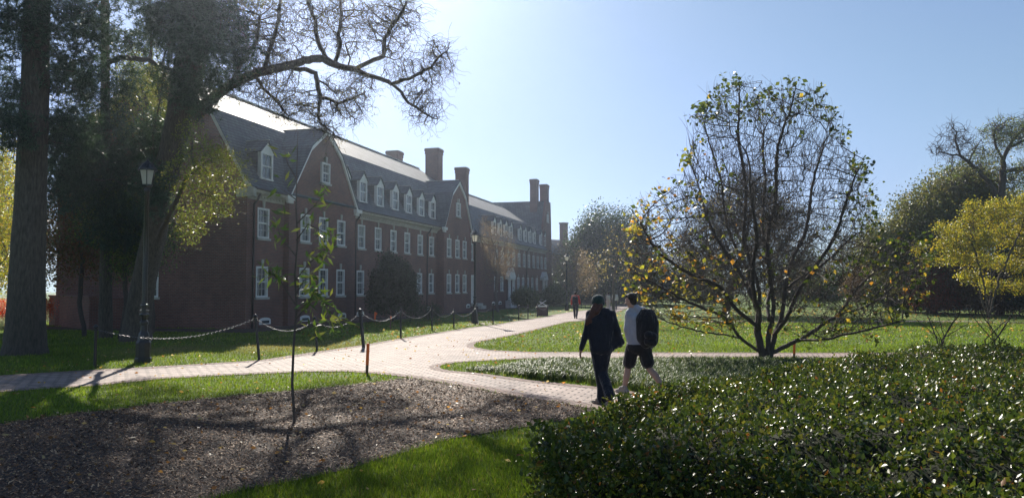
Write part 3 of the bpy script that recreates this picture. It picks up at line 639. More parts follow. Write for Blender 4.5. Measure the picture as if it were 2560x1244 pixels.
idx = np.arange(nx_*ny_).reshape(ny_, nx_); Fq = np.stack([idx[:-1, :-1], idx[:-1, 1:], idx[1:, 1:], idx[1:, :-1]], -1).reshape(-1, 4); Fq = Fq[ins[Fq].any(1)]
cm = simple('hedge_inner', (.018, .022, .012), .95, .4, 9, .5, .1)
mesh_np('shade_core', np.stack([fx, fy, HZ], 1)-np.array(hr.location), Fq, cm, parent=hr)  # solid core, no branches; shade between the leaves is put into its dark colour
n = 430000; y = 1.6+12*rng.random(n)**1.25; x = -.1+20*rng.random(n)
vis = (np.abs(x) < y*.75+.8); x, y = x[vis], y[vis]; k = inpoly(x, y, HEDGE); x, y = x[k], y[k]
d = poly_dist(x, y, HEDGE); top = htop(x, y)
side = d < .22; z = gz(y)+np.where(side & (rng.random(len(x)) < .75), rng.random(len(x))*top, top-rng.exponential(.035, len(x))+.03*(rng.random(len(x)) < .3))
P = np.stack([x, y, z], 1)
# extra leaves on the vertical flank
per = np.concatenate([HEDGE, HEDGE[:1]]); seg = np.linalg.norm(np.diff(per, axis=0), axis=1); cum = np.concatenate([[0], np.cumsum(seg)])
t = rng.uniform(0, cum[-1], 240000); i = np.searchsorted(cum, t)-1; f = (t-cum[i])/seg[i]; q = per[i]*(1-f)[:, None]+per[i+1]*f[:, None]; q += rng.normal(0, .06, q.shape)
kk = (q[:, 0] < 5.5) & (np.abs(q[:, 0]) < q[:, 1]*.75+1); q = q[kk]
P2 = np.stack([q[:, 0], q[:, 1], gz(q[:, 1])+rng.random(len(q))**.8*(.86+hnoise(q[:, 0], q[:, 1]))], 1)
P = np.concatenate([P, P2]); n = len(P)
dirs = np.stack([rng.normal(0, .75, n), rng.normal(0, .75, n), np.abs(rng.normal(.7, .5, n))], 1)
pal = np.array([(.044, .076, .016), (.06, .097, .02), (.033, .054, .013), (.088, .125, .026), (.13, .14, .032), (.046, .076, .016)])
c = pal[rng.integers(0, 6, n)]; br = rng.random(n) < .022; c[br] = (.22, .10, .035)
leaves('foliage', P-np.array(hr.location), .035, c, M['leaf_gloss'], hr, dirs=dirs, aspect=.62, fold=.3, sjit=.6)
k = rng.integers(0, len(P), 6000); shoots('twigs', P[k]-[0, 0, .04], np.stack([rng.normal(0, .6, 6000), rng.normal(0, .6, 6000), np.full(6000, .8)], 1), rng.uniform(.06, .16, 6000), .0022, M['twig'], hr, 3, .2, 0, np.array(hr.location))
# sprigs that stand up out of the top
ns = 2200; y = 2.2+10.5*rng.random(ns); x = .1+14*rng.random(ns); k = inpoly(x, y, HEDGE) & (np.abs(x) < y*.72); x, y = x[k], y[k]; d = poly_dist(x, y, HEDGE)
B0 = np.stack([x, y, gz(y)+htop(x, y)-.03], 1); B1 = B0+np.stack([rng.normal(0, .02, len(x)), rng.normal(0, .02, len(x)), rng.uniform(.05, .13, len(x))], 1)
tt = rng.random((len(x), 8, 1)); Q = (B0[:, None]*(1-tt)+B1[:, None]*tt).reshape(-1, 3)
leaves('sprigs', Q-np.array(hr.location), .04, pal, M['leaf_gloss'], hr, dirs=np.stack([rng.normal(0, .6, len(Q)), rng.normal(0, .6, len(Q)), np.full(len(Q), .7)], 1), aspect=.55)
# ================================================================ THE BRICK HALL
PHI = R(90)-th; BZ = -.9
def building(name, label):
    o = empty(name, (C0[0], C0[1], BZ), PHI); return tag(o, label, 'building')
def grid_wall(mb, s0, s1, z0, z1, p, holes, depth=.12, axis='s'):
    xs = sorted({s0, s1, *[h[0] for h in holes], *[h[1] for h in holes]}); zs = sorted({z0, z1, *[h[2] for h in holes], *[h[3] for h in holes]})
    def pt(a, q, z): return (a, q, z-BZ) if axis == 's' else (q, a, z-BZ)
    for a, b in zip(xs[:-1], xs[1:]):
        for c, d in zip(zs[:-1], zs[1:]):
            m = ((a+b)/2, (c+d)/2)
            if any(h[0] < m[0] < h[1] and h[2] < m[1] < h[3] for h in holes): continue
            mb.add([pt(a, p, c), pt(b, p, c), pt(b, p, d), pt(a, p, d)], [(0, 1, 2, 3)])
    for a, b, c, d in holes:
        q = p+depth
        for u, v in (((a, c), (b, c)), ((b, c), (b, d)), ((b, d), (a, d)), ((a, d), (a, c))):
            mb.add([pt(u[0], p, u[1]), pt(v[0], p, v[1]), pt(v[0], q, v[1]), pt(u[0], q, u[1])], [(0, 1, 2, 3)])
_wt = {}; _bl = {}
M['blind'] = simple('window_blind', (.26, .26, .25), .7, .1, 4, 0)
def window_proto(w, h, key=True, arch=False, blind=0.):
    k = (w, h, key, arch)
    if k in _wt: return copy_tree(_wt[k])
    m = MB(); f = .095
    m.box((-w/2, -.03, 0), (-w/2+f, .1, h)); m.box((w/2-f, -.03, 0), (w/2, .1, h)); m.box((-w/2+f, -.03, h-f), (w/2-f, .1, h)); m.box((-w/2+f, -.03, 0), (w/2-f, .1, f*.8))
    m.box((-w/2+f, .02, h*.5-.035), (w/2-f, .09, h*.5+.035))
    for i in (1, 2):
        x = -w/2+f+(w-2*f)*i/3; m.box((x-.006, .075, f*.8), (x+.006, .09, h*.5-.035)); m.box((x-.006, .075, h*.5+.035), (x+.006, .09, h-f))
    for z in (h*.27, h*.74): m.box((-w/2+f, .0751, z-.006), (w/2-f, .0899, z+.006))
    o = m.build('window', M['white'])
    g = MB().box((-w/2+.05, .095, .04), (w/2-.05, .12, h-.05)).build('pane', M['pane'], o)
    s = MB().box((-w/2-.09, -.09, -.11), (w/2+.09, .1, 0)).build('sill', M['stone'], o)
    if key: MB().prism([(-.06, h+.003), (.06, h+.003), (.1, h+.34), (-.1, h+.34)], 1, -.06, .1).build('keystone', M['stone'], o)
    _wt[k] = o; return o
def put_window(root, s, p, z, w, h, end=False, **kw):
    o = window_proto(w, h, **kw); o.parent = root
    if rng.random() < .6:
        f = rng.choice([.35, .5, .5, .9]); key = (w, h, f)
        if key not in _bl: _bl[key] = MB().box((-w/2+.1, .0905, h-.1-(h-.2)*f), (w/2-.1, .0935, h-.1)).build('blind', M['blind'], o)
        else: b = _bl[key].copy(); link(b, o)
    o.parent = root; o.location = (s, p, z-BZ)
    o.rotation_euler = (0, 0, R(-90) if end else 0); return o
def slab(mb, quad, t=.07):
    q = np.array(quad, float); n = np.cross(q[1]-q[0], q[3]-q[0]); n /= np.linalg.norm(n); b = q-n*t
    mb.add(list(map(tuple, q))+list(map(tuple, b)), [(0, 1, 2, 3), (7, 6, 5, 4), (0, 4, 5, 1), (1, 5, 6, 2), (2, 6, 7, 3), (3, 7, 4, 0)])
def dormer(root, s, z, slope_p0, w=1.06):
    """front at p=.04"""
    if 'd' in _wt:
        o = copy_tree(_wt['d']); o.parent = root; o.location = (s, .04, z-BZ); return o
    h = 1.26; m = MB(); m.box((-w/2+.02, .05, -.05), (w/2-.02, 1.75, h))
    o = m.build('dormer', M['slate'], root)
    r = MB()
    for sg in (-1, 1): slab(r, [(0, -.12, h+.66), (sg*(w/2+.14), -.12, h+.02), (sg*(w/2+.14), 1.9, h+.02), (0, 1.9, h+.66)][::sg], .05)
    r.build('dormer_roof', M['slate'], o)
    MB().box((-.04, -.13, h+.655), (.04, 1.9, h+.69)).build('ridge_cap', M['stone'], o)
    t = MB(); f = .13
    t.prism([(-w/2-.06, h), (w/2+.06, h), (0, h+.58)], 1, -.03, .05)
    t.box((-w/2, -.03, -.02), (-w/2+f, .05, h)); t.box((w/2-f, -.03, -.02), (w/2, .05, h)); t.box((-w/2+f, -.03, h-.08), (w/2-f, .05, h)); t.box((-w/2-.03, -.05, -.09), (w/2+.03, .05, -.02))
    t.box((-w/2+f, -.01, .56), (w/2-f, .04, .62)); t.box((-.006, .02, 0), (.006, .04, h-.08))
    t.box((-w/2-.02, .06, 0.0), (-w/2, .16, h)); t.box((w/2, .06, 0), (w/2+.02, .16, h))
    t.build('front_frame', M['white'], o)
    MB().box((-w/2+.1, .041, -.0), (w/2-.1, .049, h-.05)).build('pane', M['pane'], o)
    o.location = (s, .04, z-BZ); _wt['d'] = o; return o
def cornice(root, s0, s1, p=0., z=6.45, w=.42):
    m = MB(); m.prism([(p-.02, z-.42-BZ), (p-.08, z-.42-BZ), (p-.1, z-.28-BZ), (p-.24, z-.2-BZ), (p-w, z-.1-BZ), (p-w, z+.03-BZ), (p-.02, z+.03-BZ)], 0, s0, s1)
    s = s0+.1
    while s < s1-.12: m.box((s, p-.22, z-.31-BZ), (s+.13, p-.09, z-.17-BZ)); s += .27
    m.build('cornice', M['stone'], root)
    MB().tube([(s0, p-w-.05, z+.06-BZ), (s1, p-w-.05, z+.06-BZ)], .06, 6).build('gutter', M['pipe'], root)
def pipe(root, s, p=0., z=6.3):
    MB().tube([(s, p-.42, z-BZ), (s, p-.3, z-.25-BZ), (s, p-.09, z-.5-BZ), (s, p-.08, 3-BZ), (s, p-.08, -.25-BZ)], .055, 8).build('downpipe', M['pipe'], root, True)
def chimney(root, s, p, z0, z1, ws, wp, mat='brick'):
    m = MB(); b = BZ
    m.box((s-ws/2, p-wp/2, z0-b), (s+ws/2, p+wp/2, z1-.55-b)); m.box((s-ws/2-.05, p-wp/2-.05, z1-.55-b), (s+ws/2+.05, p+wp/2+.05, z1-.4-b))
    m.box((s-ws/2-.02, p-wp/2-.02, z1-.4-b), (s+ws/2+.02, p+wp/2+.02, z1-.3-b)); m.box((s-ws/2-.08, p-wp/2-.08, z1-.3-b), (s+ws/2+.08, p+wp/2+.08, z1-.08-b))
    o = m.build('chimney', M[mat], root); MB().box((s-ws/2-.05, p-wp/2-.05, z1-.08-b), (s+ws/2+.05, p+wp/2+.05, z1-b)).build('chimney_cap', M['stone'], o)
    m = MB()
    for k in (-1, 1): m.lathe([(.14, 0), (.12, .3)], 10, (s+k*ws*.2, p, z1-b-.02))
    return o
def pavilion(root, c, hw, proj, zb, za, wins_up, wins_lo, gwin, deep, brk=(1.7, 9.45), base=-.5, mat='brick'):
    """cross gable: front wall at p=-proj"""
    p = -proj; m = MB(); bw, zbk = brk
    holes = [(s-.5, s+.5, 4.19, 5.68) for s in wins_up]+[(s-.5, s+.5, 1.27, 2.79) for s in wins_lo]
    grid_wall(m, c-hw, c+hw, base, 6.5, p, holes)
    prof = [(c-hw, 6.5-BZ), (c+hw, 6.5-BZ), (c+hw-.25, 6.95-BZ), (c+bw, zbk-BZ), (c, za-BZ), (c-bw, zbk-BZ), (c-hw+.25, 6.95-BZ)]
    m.prism(prof, 1, p, p+.25)
    for s in (c-hw, c+hw): m.add([(s, p, base-BZ), (s, .05, base-BZ), (s, .05, 6.5-BZ), (s, p, 6.5-BZ)], [(0, 1, 2, 3)])
    # projecting string course of bricks
    m.build('pavilion_wall', M[mat], root)
    r = MB(); q = [(hw+.22, 6.52), (hw-.12, 6.98), (bw+.06, zbk+.07), (0, za+.12)]
    for sg in (-1, 1):
        for (a, za_), (b_, zb_) in zip(q[:-1], q[1:]):
            slab(r, [(c+sg*a, p-.16, za_-BZ), (c+sg*a, deep, za_-BZ), (c+sg*b_, deep, zb_-BZ), (c+sg*b_, p-.16, zb_-BZ)][::sg], .06)
    r.build('pavilion_roof', M['slate'], root)
    t = MB()
    for sg in (-1, 1):
        for (a, za_), (b_, zb_) in zip(q[:-1], q[1:]):
            A0 = np.array([c+sg*a, za_-.075-BZ]); B0 = np.array([c+sg*b_, zb_-.075-BZ]); N = np.array([0, -.24])
            t.prism([tuple(A0), tuple(B0), tuple(B0+N), tuple(A0+N)], 1, p-.13, p-.02)
        t.box((c+sg*(hw+.12)-.38, p-.22, 6.28-BZ), (c+sg*(hw+.12)+.38, p-.01, 6.5-BZ)); t.box((c+sg*(hw+.05)-.26, p-.12, 6.12-BZ), (c+sg*(hw+.05)+.26, p-.005, 6.28-BZ))
    t.build('rake_trim', M['white'], root)
    MB().box((c-.07, p, za+.125-BZ), (c+.07, deep, za+.17-BZ)).build('ridge_cap', M['stone'], root)
    for s in wins_up: put_window(root, s, p, 4.19, 1.0, 1.49)
    for s in wins_lo: put_window(root, s, p, 1.27, 1.0, 1.52)
    put_window(root, gwin, p-.1, 7.62, .92, 1.15)
    # basement light
def basement(root, s, p, w=.95):
    m = MB(); pts = [(s-w/2, -.08-BZ), (s+w/2, -.08-BZ), (s+w/2, .13-BZ)]+[(s+w/2*math.cos(a), .13-BZ+.13*math.sin(a)) for a in np.linspace(.3, 2.84, 7)]+[(s-w/2, .13-BZ)]
    m.prism(pts, 1, p-.05, p+.03); o = m.build('basement_window', M['white'], root)
    MB().box((s-w*.34, p-.058, -.03-BZ), (s+w*.34, p-.051, .11-BZ)).build('pane', M['pane'], o)

H = building('brick_hall', 'long red brick hall with slate gambrel roof, row of dormers and two cross gables')
m = MB(); up = [1.35, 12.17, 14.62, 17.1, 19.55, 22.05, 24.42, 34.4]; lo = [1.3, 12.06, 14.62, 17.1, 19.5, 21.93, 24.38]
grid_wall(m, 0, 35.6, -.5, 6.6, 0, [(s-.5, s+.5, 4.19, 5.68) for s in up]+[(s-.5, s+.5, 1.27, 2.79) for s in lo]+[(33.9, 35.1, .25, 2.75)])
# gable end wall facing the camera, closed at the back
prof = [(0, 6.6), (2.05, 10.45), (5.6, 12.8), (9.15, 10.45), (11.2, 6.6)]
grid_wall(m, 0, 11.2, -.5, 6.6, 0, [(4.95, 5.95, 4.19, 5.68), (4.95, 5.95, 1.27, 2.79)], axis='p')
m.prism([(p, z-BZ) for p, z in prof], 0, 0, .25); m.prism([(0, -.5-BZ), (11.2, -.5-BZ)]+[(p, z-BZ) for p, z in prof[::-1]], 0, 35.35, 35.6)
m.add([(0, 11.2, -.5-BZ), (35.6, 11.2, -.5-BZ), (35.6, 11.2, 6.6-BZ), (0, 11.2, 6.6-BZ)], [(0, 1, 2, 3)])
m.build('wall', M['brick'], H)
r = MB()
def main_roof(r, s0, s1, zb, zr, zl=6.6):
    for k in (0, 1):
        f = (lambda p: p) if k == 0 else (lambda p: 11.2-p)
        o = 1 if k == 0 else -1
        for (pa, za), (pb, zb_) in (((-.42, zl-.02), (.0, zl+.42)), ((.0, zl+.42), (2.05, zb)), ((2.05, zb+.0), (5.6, zr))):
            slab(r, [(s0, f(pa), za-BZ), (s1, f(pa), za-BZ), (s1, f(pb), zb_-BZ), (s0, f(pb), zb_-BZ)][::o], .08)
main_roof(r, -.18, 35.5, 10.55, 12.9); r.build('roof', M['slate'], H)
t = MB()
for a, b in (((-.42, 6.55), (0, 7.0)), ((0, 7.0), (2.05, 10.53)), ((2.05, 10.53), (5.6, 12.88)), ((5.6, 12.88), (9.15, 10.53)), ((9.15, 10.53), (11.6, 6.6))):
    t.prism([(a[0], a[1]-BZ-.02), (b[0], b[1]-BZ-.02), (b[0], b[1]-.3-BZ), (a[0], a[1]-.3-BZ)], 0, -.2, -.02)
t.box((-.25, -.5, 6.1-BZ), (-.005, .45, 6.5-BZ)); t.build('rake_trim', M['stone'], H)
MB().box((-.2, 5.5, 12.9-BZ), (35.5, 5.7, 12.98-BZ)).build('ridge_cap', M['stone'], H)
cornice(H, .0, 3.15); cornice(H, 10.95, 25.45); cornice(H, 32.6, 35.5)
for s in up: put_window(H, s, 0, 4.19, 1.0, 1.49)
for s in lo: put_window(H, s, 0, 1.27, 1.0, 1.52)
for z in (4.19, 1.27): put_window(H, 0, 5.45, z, 1.0, 1.49 if z > 3 else 1.52, end=True)
put_window(H, -.1, 5.45, 8.8, .92, 1.15, end=True)
for s in (.45, 11.25, 23.35): pipe(H, s)
pavilion(H, 7.0, 3.75, .3, 6.5, 10.65, [4.85, 6.82, 8.9], [4.8, 6.85, 8.88], 6.85, 2.7)
pavilion(H, 29.0, 3.48, .64, 6.5, 10.6, [26.7, 28.75, 30.65], [26.7, 28.75, 30.65], 28.8, 3.2)
for s, z in ((1.65, 7.22), (10.15, 7.22), (12.45, 7.22), (14.98, 7.22), (17.5, 7.22), (19.93, 7.22), (22.38, 7.22), (24.82, 7.22)): dormer(H, s, z, 0)
chimney(H, 33.5, 7.2, 9.5, 14.3, 1.15, 1.15); chimney(H, 35.6, 4.1, 9.5, 14.75, 1.2, 1.3); chimney(H, 35.6, 1.3, 6., 12.85, 1.0, 1.0)
for s in (1.6, 4.9, 9.1, 12.1, 18, 24): basement(H, s, -.3 if 3 < s < 10.7 else 0)
basement(H, 31.6, -.64)
def door(root, s0, s1, z0, z1, p=0.):
    m = MB().box((s0, p-.04, z0-BZ), (s0+.12, p+.1, z1-BZ)).box((s1-.12, p-.04, z0-BZ), (s1, p+.1, z1-BZ)).box((s0-.1, p-.1, z1-BZ), (s1+.1, p+.1, z1+.22-BZ))
    m.box((s0+.12, p+.04, z0-BZ), (s1-.12, p+.09, z1-BZ)); o = m.build('door', M['white'], root)
    for k in range(2):
        for j in range(3):
            w = (s1-s0-.24)/2; a = s0+.12+k*w+.08; h = (z1-z0)/3; MB().box((a, p+.025, z0+j*h+.1-BZ), (a+w-.16, p+.039, z0+(j+1)*h-.1-BZ)).build('panel', M['white'], o)
    MB().box((s0-.15, p-.9, z0-.25-BZ), (s1+.15, p-.12, z0-BZ)).box((s0-.15, p-1.2, z0-.5-BZ), (s1+.15, p-.9, z0-.2-BZ)).build('doorstep', M['stone'], root)
door(H, 33.9, 35.1, .25, 2.6)

H2 = building('brick_hall', 'farther red brick hall with shallow dormers, white columned doorways and tall twin chimneys')
m = MB(); up = [42.5, 44.75, 47.05, 49.4, 51.7, 54.0, 56.3, 58.6, 60.85, 63.0, 65.2]; lo = [42.3, 44.6, 49.25, 51.35, 53.5, 55.7, 58.0, 60.4]
grid_wall(m, 35.7, 69.3, -1.0, 6.45, 0, [(s-.5, s+.5, 4.04, 5.5) for s in up]+[(s-.5, s+.5, 1.33, 2.78) for s in lo])
m.add([(69.3, 0, -1-BZ), (69.3, 11.2, -1-BZ), (69.3, 11.2, 6.45-BZ), (69.3, 0, 6.45-BZ)], [(0, 1, 2, 3)]); m.add([(35.7, 11.2, -1-BZ), (69.3, 11.2, -1-BZ), (69.3, 11.2, 6.45-BZ), (35.7, 11.2, 6.45-BZ)], [(0, 1, 2, 3)])
# near gable end, seen over the first hall's shoulder
m.prism([(0, 6.45-BZ), (2.05, 9.8-BZ), (5.6, 12.1-BZ), (9.15, 9.8-BZ), (11.2, 6.45-BZ)], 0, 35.72, 35.95)
m.build('wall', M['brick_far'], H2)
r = MB(); main_roof(r, 35.96, 64.5, 9.85, 12.15, 6.5); r.build('roof', M['slate'], H2)
MB().box((36, 5.5, 12.15-BZ), (64.5, 5.7, 12.23-BZ)).build('ridge_cap', M['stone'], H2)
cornice(H2, 35.7, 65.0, 0, 6.35)
for s in up: put_window(H2, s, 0, 4.04, 1.0, 1.46)
for s in lo: put_window(H2, s, 0, 1.33, 1.0, 1.45)
for s in (42.0, 44.2, 46.35, 48.45, 52.4, 54.8, 57.1, 59.4, 63.0, 65.1): dormer(H2, s, 7.05, 0)
pipe(H2, 55.0)
# far cross wing: tall steep gable in the plane of the front, two chimneys in it
m = MB(); m.prism([(63.2, 6.6-BZ), (69.25, 6.6-BZ), (69.0, 10.2-BZ), (68.7, 13.0-BZ), (66.1, 13.0-BZ), (64.8, 10.2-BZ)], 1, .04, .35); m.build('gable_wall', M['brick_far'], H2)
r = MB()
for q in ([(62.6, 6.6), (67.0, 13.0)], [(67.0, 13.0), (70.0, 6.5)]):
    (a, za), (b, zb) = q; slab(r, [(a, .36, za-BZ), (b, .36, zb-BZ), (b, 16, zb-BZ), (a, 16, za-BZ)][::-1], .1)
r.build('cross_roof', M['slate'], H2)
chimney(H2, 66.5, 1.75, 9, 15.9, 1.3, .9, 'brick_far'); chimney(H2, 68.3, .8, 9, 15.4, 1.4, .95, 'brick_far')
put_window(H2, 66.6, -.06, 10.2, .7, 1.0)
def portico(root, s0, s1, ztop):
    c = (s0+s1)/2; w = s1-s0; m = MB(); m.box((s0, -.5, 2.55-BZ), (s1, 0.0, 2.85-BZ)); m.prism([(s0-.1, 2.85-BZ), (s1+.1, 2.85-BZ), (c+.25, ztop-BZ), (c-.25, ztop-BZ)], 1, -.5, -.02)
    m.box((s0-.05, -.6, -.5-BZ), (s1+.05, -.01, .28-BZ)); o = m.build('doorway', M['white'], root)
    for s in (s0+.18, s0+.6, s1-.6, s1-.18): MB().lathe([(.15, .28), (.15, .36), (.115, .4), (.1, 2.4), (.15, 2.47), (.15, 2.55)], 12, (s, -.33, -BZ)).build('column', M['white'], o, True)
    MB().box((c-.5, -.04, .28-BZ), (c+.5, -.012, 2.4-BZ)).build('door_leaf', M['pipe'], o)
portico(H2, 46.0, 48.4, 3.75); portico(H2, 62.3, 64.7, 3.6)
for s in (41.5, 43.9, 50, 53.5): basement(H2, s, 0)

# third building, only chimneys and a ridge show over the trees
D3 = 140; P0 = A(1407, 700, D3)
H3 = empty('distant_brick_building', (P0[0], P0[1], gz(D3)), R(40)); tag(H3, 'distant brick building whose two plain chimneys rise over the trees', 'building')
z0 = gz(D3)
m = MB().box((-9, 0, -.2), (14, 9, 8.5)); m.prism([(-.2, 8.5), (9.2, 8.5), (4.5, 11.2)], 0, -9, 14) ; m.build('wall', M['brick_far'], H3)
r = MB(); slab(r, [(-9.3, -.5, 8.4), (14.3, -.5, 8.4), (14.3, 4.5, 11.4), (-9.3, 4.5, 11.4)], .1); slab(r, [(-9.3, 4.5, 11.4), (14.3, 4.5, 11.4), (14.3, 9.5, 8.4), (-9.3, 9.5, 8.4)], .1); r.build('roof', M['slate'], H3)
def chim3(px, w):
    P = A(px, 556, D3); q = np.array([P[0]-P0[0], P[1]-P0[1]]); c, s_ = math.cos(-R(40)), math.sin(-R(40)); u = (q[0]*c-q[1]*s_, q[0]*s_+q[1]*c)
    zt = P[2]-z0; MB().box((u[0]-w, u[1]-w+4.5, 7), (u[0]+w, u[1]+w+4.5, zt)).box((u[0]-w-.1, u[1]-w+4.4, zt+.003), (u[0]+w+.1, u[1]+w+4.6, zt+.25)).build('chimney', M['brick_far'], H3)
chim3(1407, .55); chim3(1452, .55)

# low dark brick enclosure beside the gable end
q = G(122, 812); q2 = G(222, 824)
e = empty('brick_enclosure', (q[0], q[1], gz(q[1])), math.atan2(q2[1]-q[1], q2[0]-q[0])); tag(e, 'low dark brick enclosure wall behind the big trunks on the left', 'wall')
Lw = math.hypot(*(q2-q)[:2]); MB().box((0, 0, -.1), (Lw, .3, 1.5)).box((0, .3, -.1), (.3, 3, 1.5)).box((Lw-.3, .3, -.1), (Lw, 3, 1.5)).build('wall', M['brick'], e)
MB().box((-.06, -.06, 1.5), (Lw+.06, .36, 1.6)).build('coping', M['brick'], e)
# ================================================================ LAMPS, CHAINS, STAKES
def make_lamp():
    t = empty('street_lamp', (0, 0, 0)); H_ = 5.25
    MB().lathe([(.21, 0), (.21, .1), (.185, .13), (.185, .5), (.15, .56), (.13, .72), (.09, .8), (.085, .95), (.11, .98), (.11, 1.03), (.07, 1.08)], 8).build('base', M['iron'], t)
    MB().lathe([(.068, 1.05), (.066, 1.25), (.06, 2.6), (.05, 4.35), (.075, 4.38), (.075, 4.44), (.045, 4.47), (.045, 4.52)], 12).build('pole', M['iron'], t, True)
    c = MB(); c.lathe([(.085, 1.18), (.11, 1.2), (.11, 1.24), (.075, 1.26)], 12); c.lathe([(.08, 1.42), (.1, 1.44), (.1, 1.47), (.08, 1.49)], 12)
    for a in range(4): c.lathe([(.0, 0), (.028, .012), (.028, .03), (0, .045)], 8, (.105*math.cos(a*math.pi/2+.5), .105*math.sin(a*math.pi/2+.5), 1.3))
    c.build('collar', M['iron_gloss'], t, True)
    g = MB().lathe([(.125, 4.56), (.195, 4.93)], 6, rot=.3).build('lamp_glass', M['lamp'], t)
    m = MB(); m.lathe([(.05, 4.48), (.11, 4.5), (.14, 4.53), (.14, 4.565)], 6, rot=.3)
    for i in range(6):
        a = .3+i*math.pi/3; m.tube([(.13*math.cos(a), .13*math.sin(a), 4.55), (.2*math.cos(a), .2*math.sin(a), 4.94)], .012, 4)
    m.build('lantern_frame', M['iron'], t)
    m = MB(); m.lathe([(.235, 4.925), (.235, 4.96), (.19, 5.0), (.13, 5.09), (.1, 5.12), (.055, 5.16), (.02, 5.2), (.025, 5.22), (.0, 5.27)], 12)
    for i in range(6):
        a = .3+i*math.pi/3; m.tube([(.225*math.cos(a), .225*math.sin(a), 4.95), (.24*math.cos(a), .24*math.sin(a), 5.0), (.19*math.cos(a), .19*math.sin(a), 5.06), (.1*math.cos(a), .1*math.sin(a), 5.13)], .011, 5)
    m.build('lantern_roof', M['iron'], t)
    return t
gm = simple('glossy_iron', (.03, .03, .035), .12, .2, 8, 0, .9); M['iron_gloss'] = gm
L0 = None
for (px, py, D, lab) in ((358, 905, None, 'black street lamp with white glass standing in front of the big leaning trunk'), (1187, 808, None, 'black street lamp by the chain fence in front of the doorway of the brick hall'),
                         (1417, 776, None, 'black street lamp on the lawn beside the person in the red jacket'), (1497, 0, 88.9, 'small distant street lamp showing white glass in front of the dark trees, beyond the bench'), (1577, 0, 121, 'tiny farthest street lamp whose white glass shows left of the ornamental tree')):
    P = G(px, py) if D is None else np.array([(px-1280)/FPX*D, D, gz(D)])
    o = make_lamp() if L0 is None else copy_tree(L0); L0 = L0 or o
    o.location = (P[0], P[1], gz(P[1])); o.rotation_euler = (0, 0, rng.uniform(0, 1)); tag(o, lab, 'street lamp', 'street lamps along the brick path')

# chain posts (base pixel, top pixel, label)
posts = [((237, 918), (240, 812), 'thin dark chain post in the shade of the trunk left of the first lamp'), ((648, 900), (638, 786), 'black chain post tilted left, between the first street lamp and the sapling'),
         ((793, 877), (786, 792), 'black chain post just right of the sapling, tilted left'), ((909, 868), (900, 772), 'thick black chain post behind the near orange topped stake'),
         ((1002, 846), (1002, 770), 'black chain post right of the two small marker stakes'), ((1080, 827), (1080, 765), 'black chain post at the head of the side path'),
         ((1134.6, 822), (1134.6, 772), 'short black chain post between the side path and the second lamp'), ((1188.5, 812), (1190, 764), 'black chain post standing close beside the second street lamp'),
         ((1232.6, 811), (1232.6, 757), 'black chain post at the right end of the long chain, past the second lamp'), ((1296.6, 800), (1296.6, 763), 'black chain post first in the short run before the brick pier'),
         ((1320, 796), (1320, 762), 'black chain post second in the short run, left of the brick pier'), ((1343, 792), (1343, 760), 'black chain post touching the left side of the brick pier'), ((1369, 789), (1369, 762), 'black chain post just right of the brick pier')]
tops = []
for i, (b, tp, lab) in enumerate(posts):
    B = G(*b); T = A(tp[0], tp[1], B[1]); B[2] = gz(B[1]); r = .055 if i == 3 else .036
    t = empty('chain_post', B); tag(t, lab, 'post', 'black posts of the chain fence'); d = T-B; ln = np.linalg.norm(d)
    q = Vector(d).to_track_quat('Z', 'Y'); t.rotation_mode = 'QUATERNION'; t.rotation_quaternion = q
    MB().lathe([(r*1.05, -.12), (r*1.05, .0), (r, .01), (r*.95, ln-.13), (r*1.4, ln-.125), (r*1.4, ln-.09), (r*.9, ln-.085)], 10).build('post_shaft', M['iron'], t, False)
    MB().lathe([(r*.9, ln-.085), (r*1.5, ln-.06), (r*1.55, ln-.035), (r*1.0, ln-.01), (.008, ln+.02)], 10).build('post_cap', M['iron'], t, True)
    tops.append(B+d*(1-.1/ln))
cmat = simple('galvanised_chain', (.15, .15, .16), .45, .2, 20, 0, .7, .6)
def chain(a, b, sag, lab):
    L = np.linalg.norm(b-a); n = int(L/.05); k = 240
    if a[1] > 34: n = int(L/.075)
    t_ = np.linspace(0, 1, n+1); P = a+(b-a)*t_[:, None]; P[:, 2] -= sag*4*t_*(1-t_); V, F = [], []; o = 0
    for i in range(n):
        p, q = P[i], P[i+1]; c = (p+q)/2; x = (q-p); ll = np.linalg.norm(x)*.62; x = x/np.linalg.norm(x); s_ = np.cross(x, [0, 0, 1]); s_ /= np.linalg.norm(s_); u = np.cross(s_, x)
        w = s_ if i % 2 else u; an = np.linspace(0, 2*math.pi, 9)[:-1]; ring = c+np.outer(np.cos(an)*ll, x)+np.outer(np.sin(an)*.018, w)
        v, f = tube_arr(np.concatenate([ring, ring[:1]]), np.full(9, .005), 4); V.append(v); F.append(f+o); o += len(v)
    m = mesh_np('chain', np.concatenate(V)-a, np.concatenate(F), cmat, smooth=True); m.location = a
    tag(m, lab, 'chain', 'chains slung between the posts')
clabs = ['chain slung behind the first street lamp, leftmost of the fence', 'sagging chain left of and behind the sapling', 'chain sagging between the sapling and the thick post', 'chain over the two small marker stakes, right of the thick post',
         'chain left of the side path', 'chain just right of the side path', 'chain hanging in front of the second street lamp, on its left', 'chain rising to the right end post past the second lamp']
for i, lb in enumerate(clabs): chain(tops[i].copy(), tops[i+1].copy(), (.36, .33, .33, .34, .36, .32, .34, .3)[i], lb)
for i, lb in ((9, 'first chain of the short run, left of the brick pier'), (10, 'chain of the short run that ends at the brick pier'), (11, 'pale chain crossing over the brick pier')): chain(tops[i].copy(), tops[i+1].copy(), .25, lb)
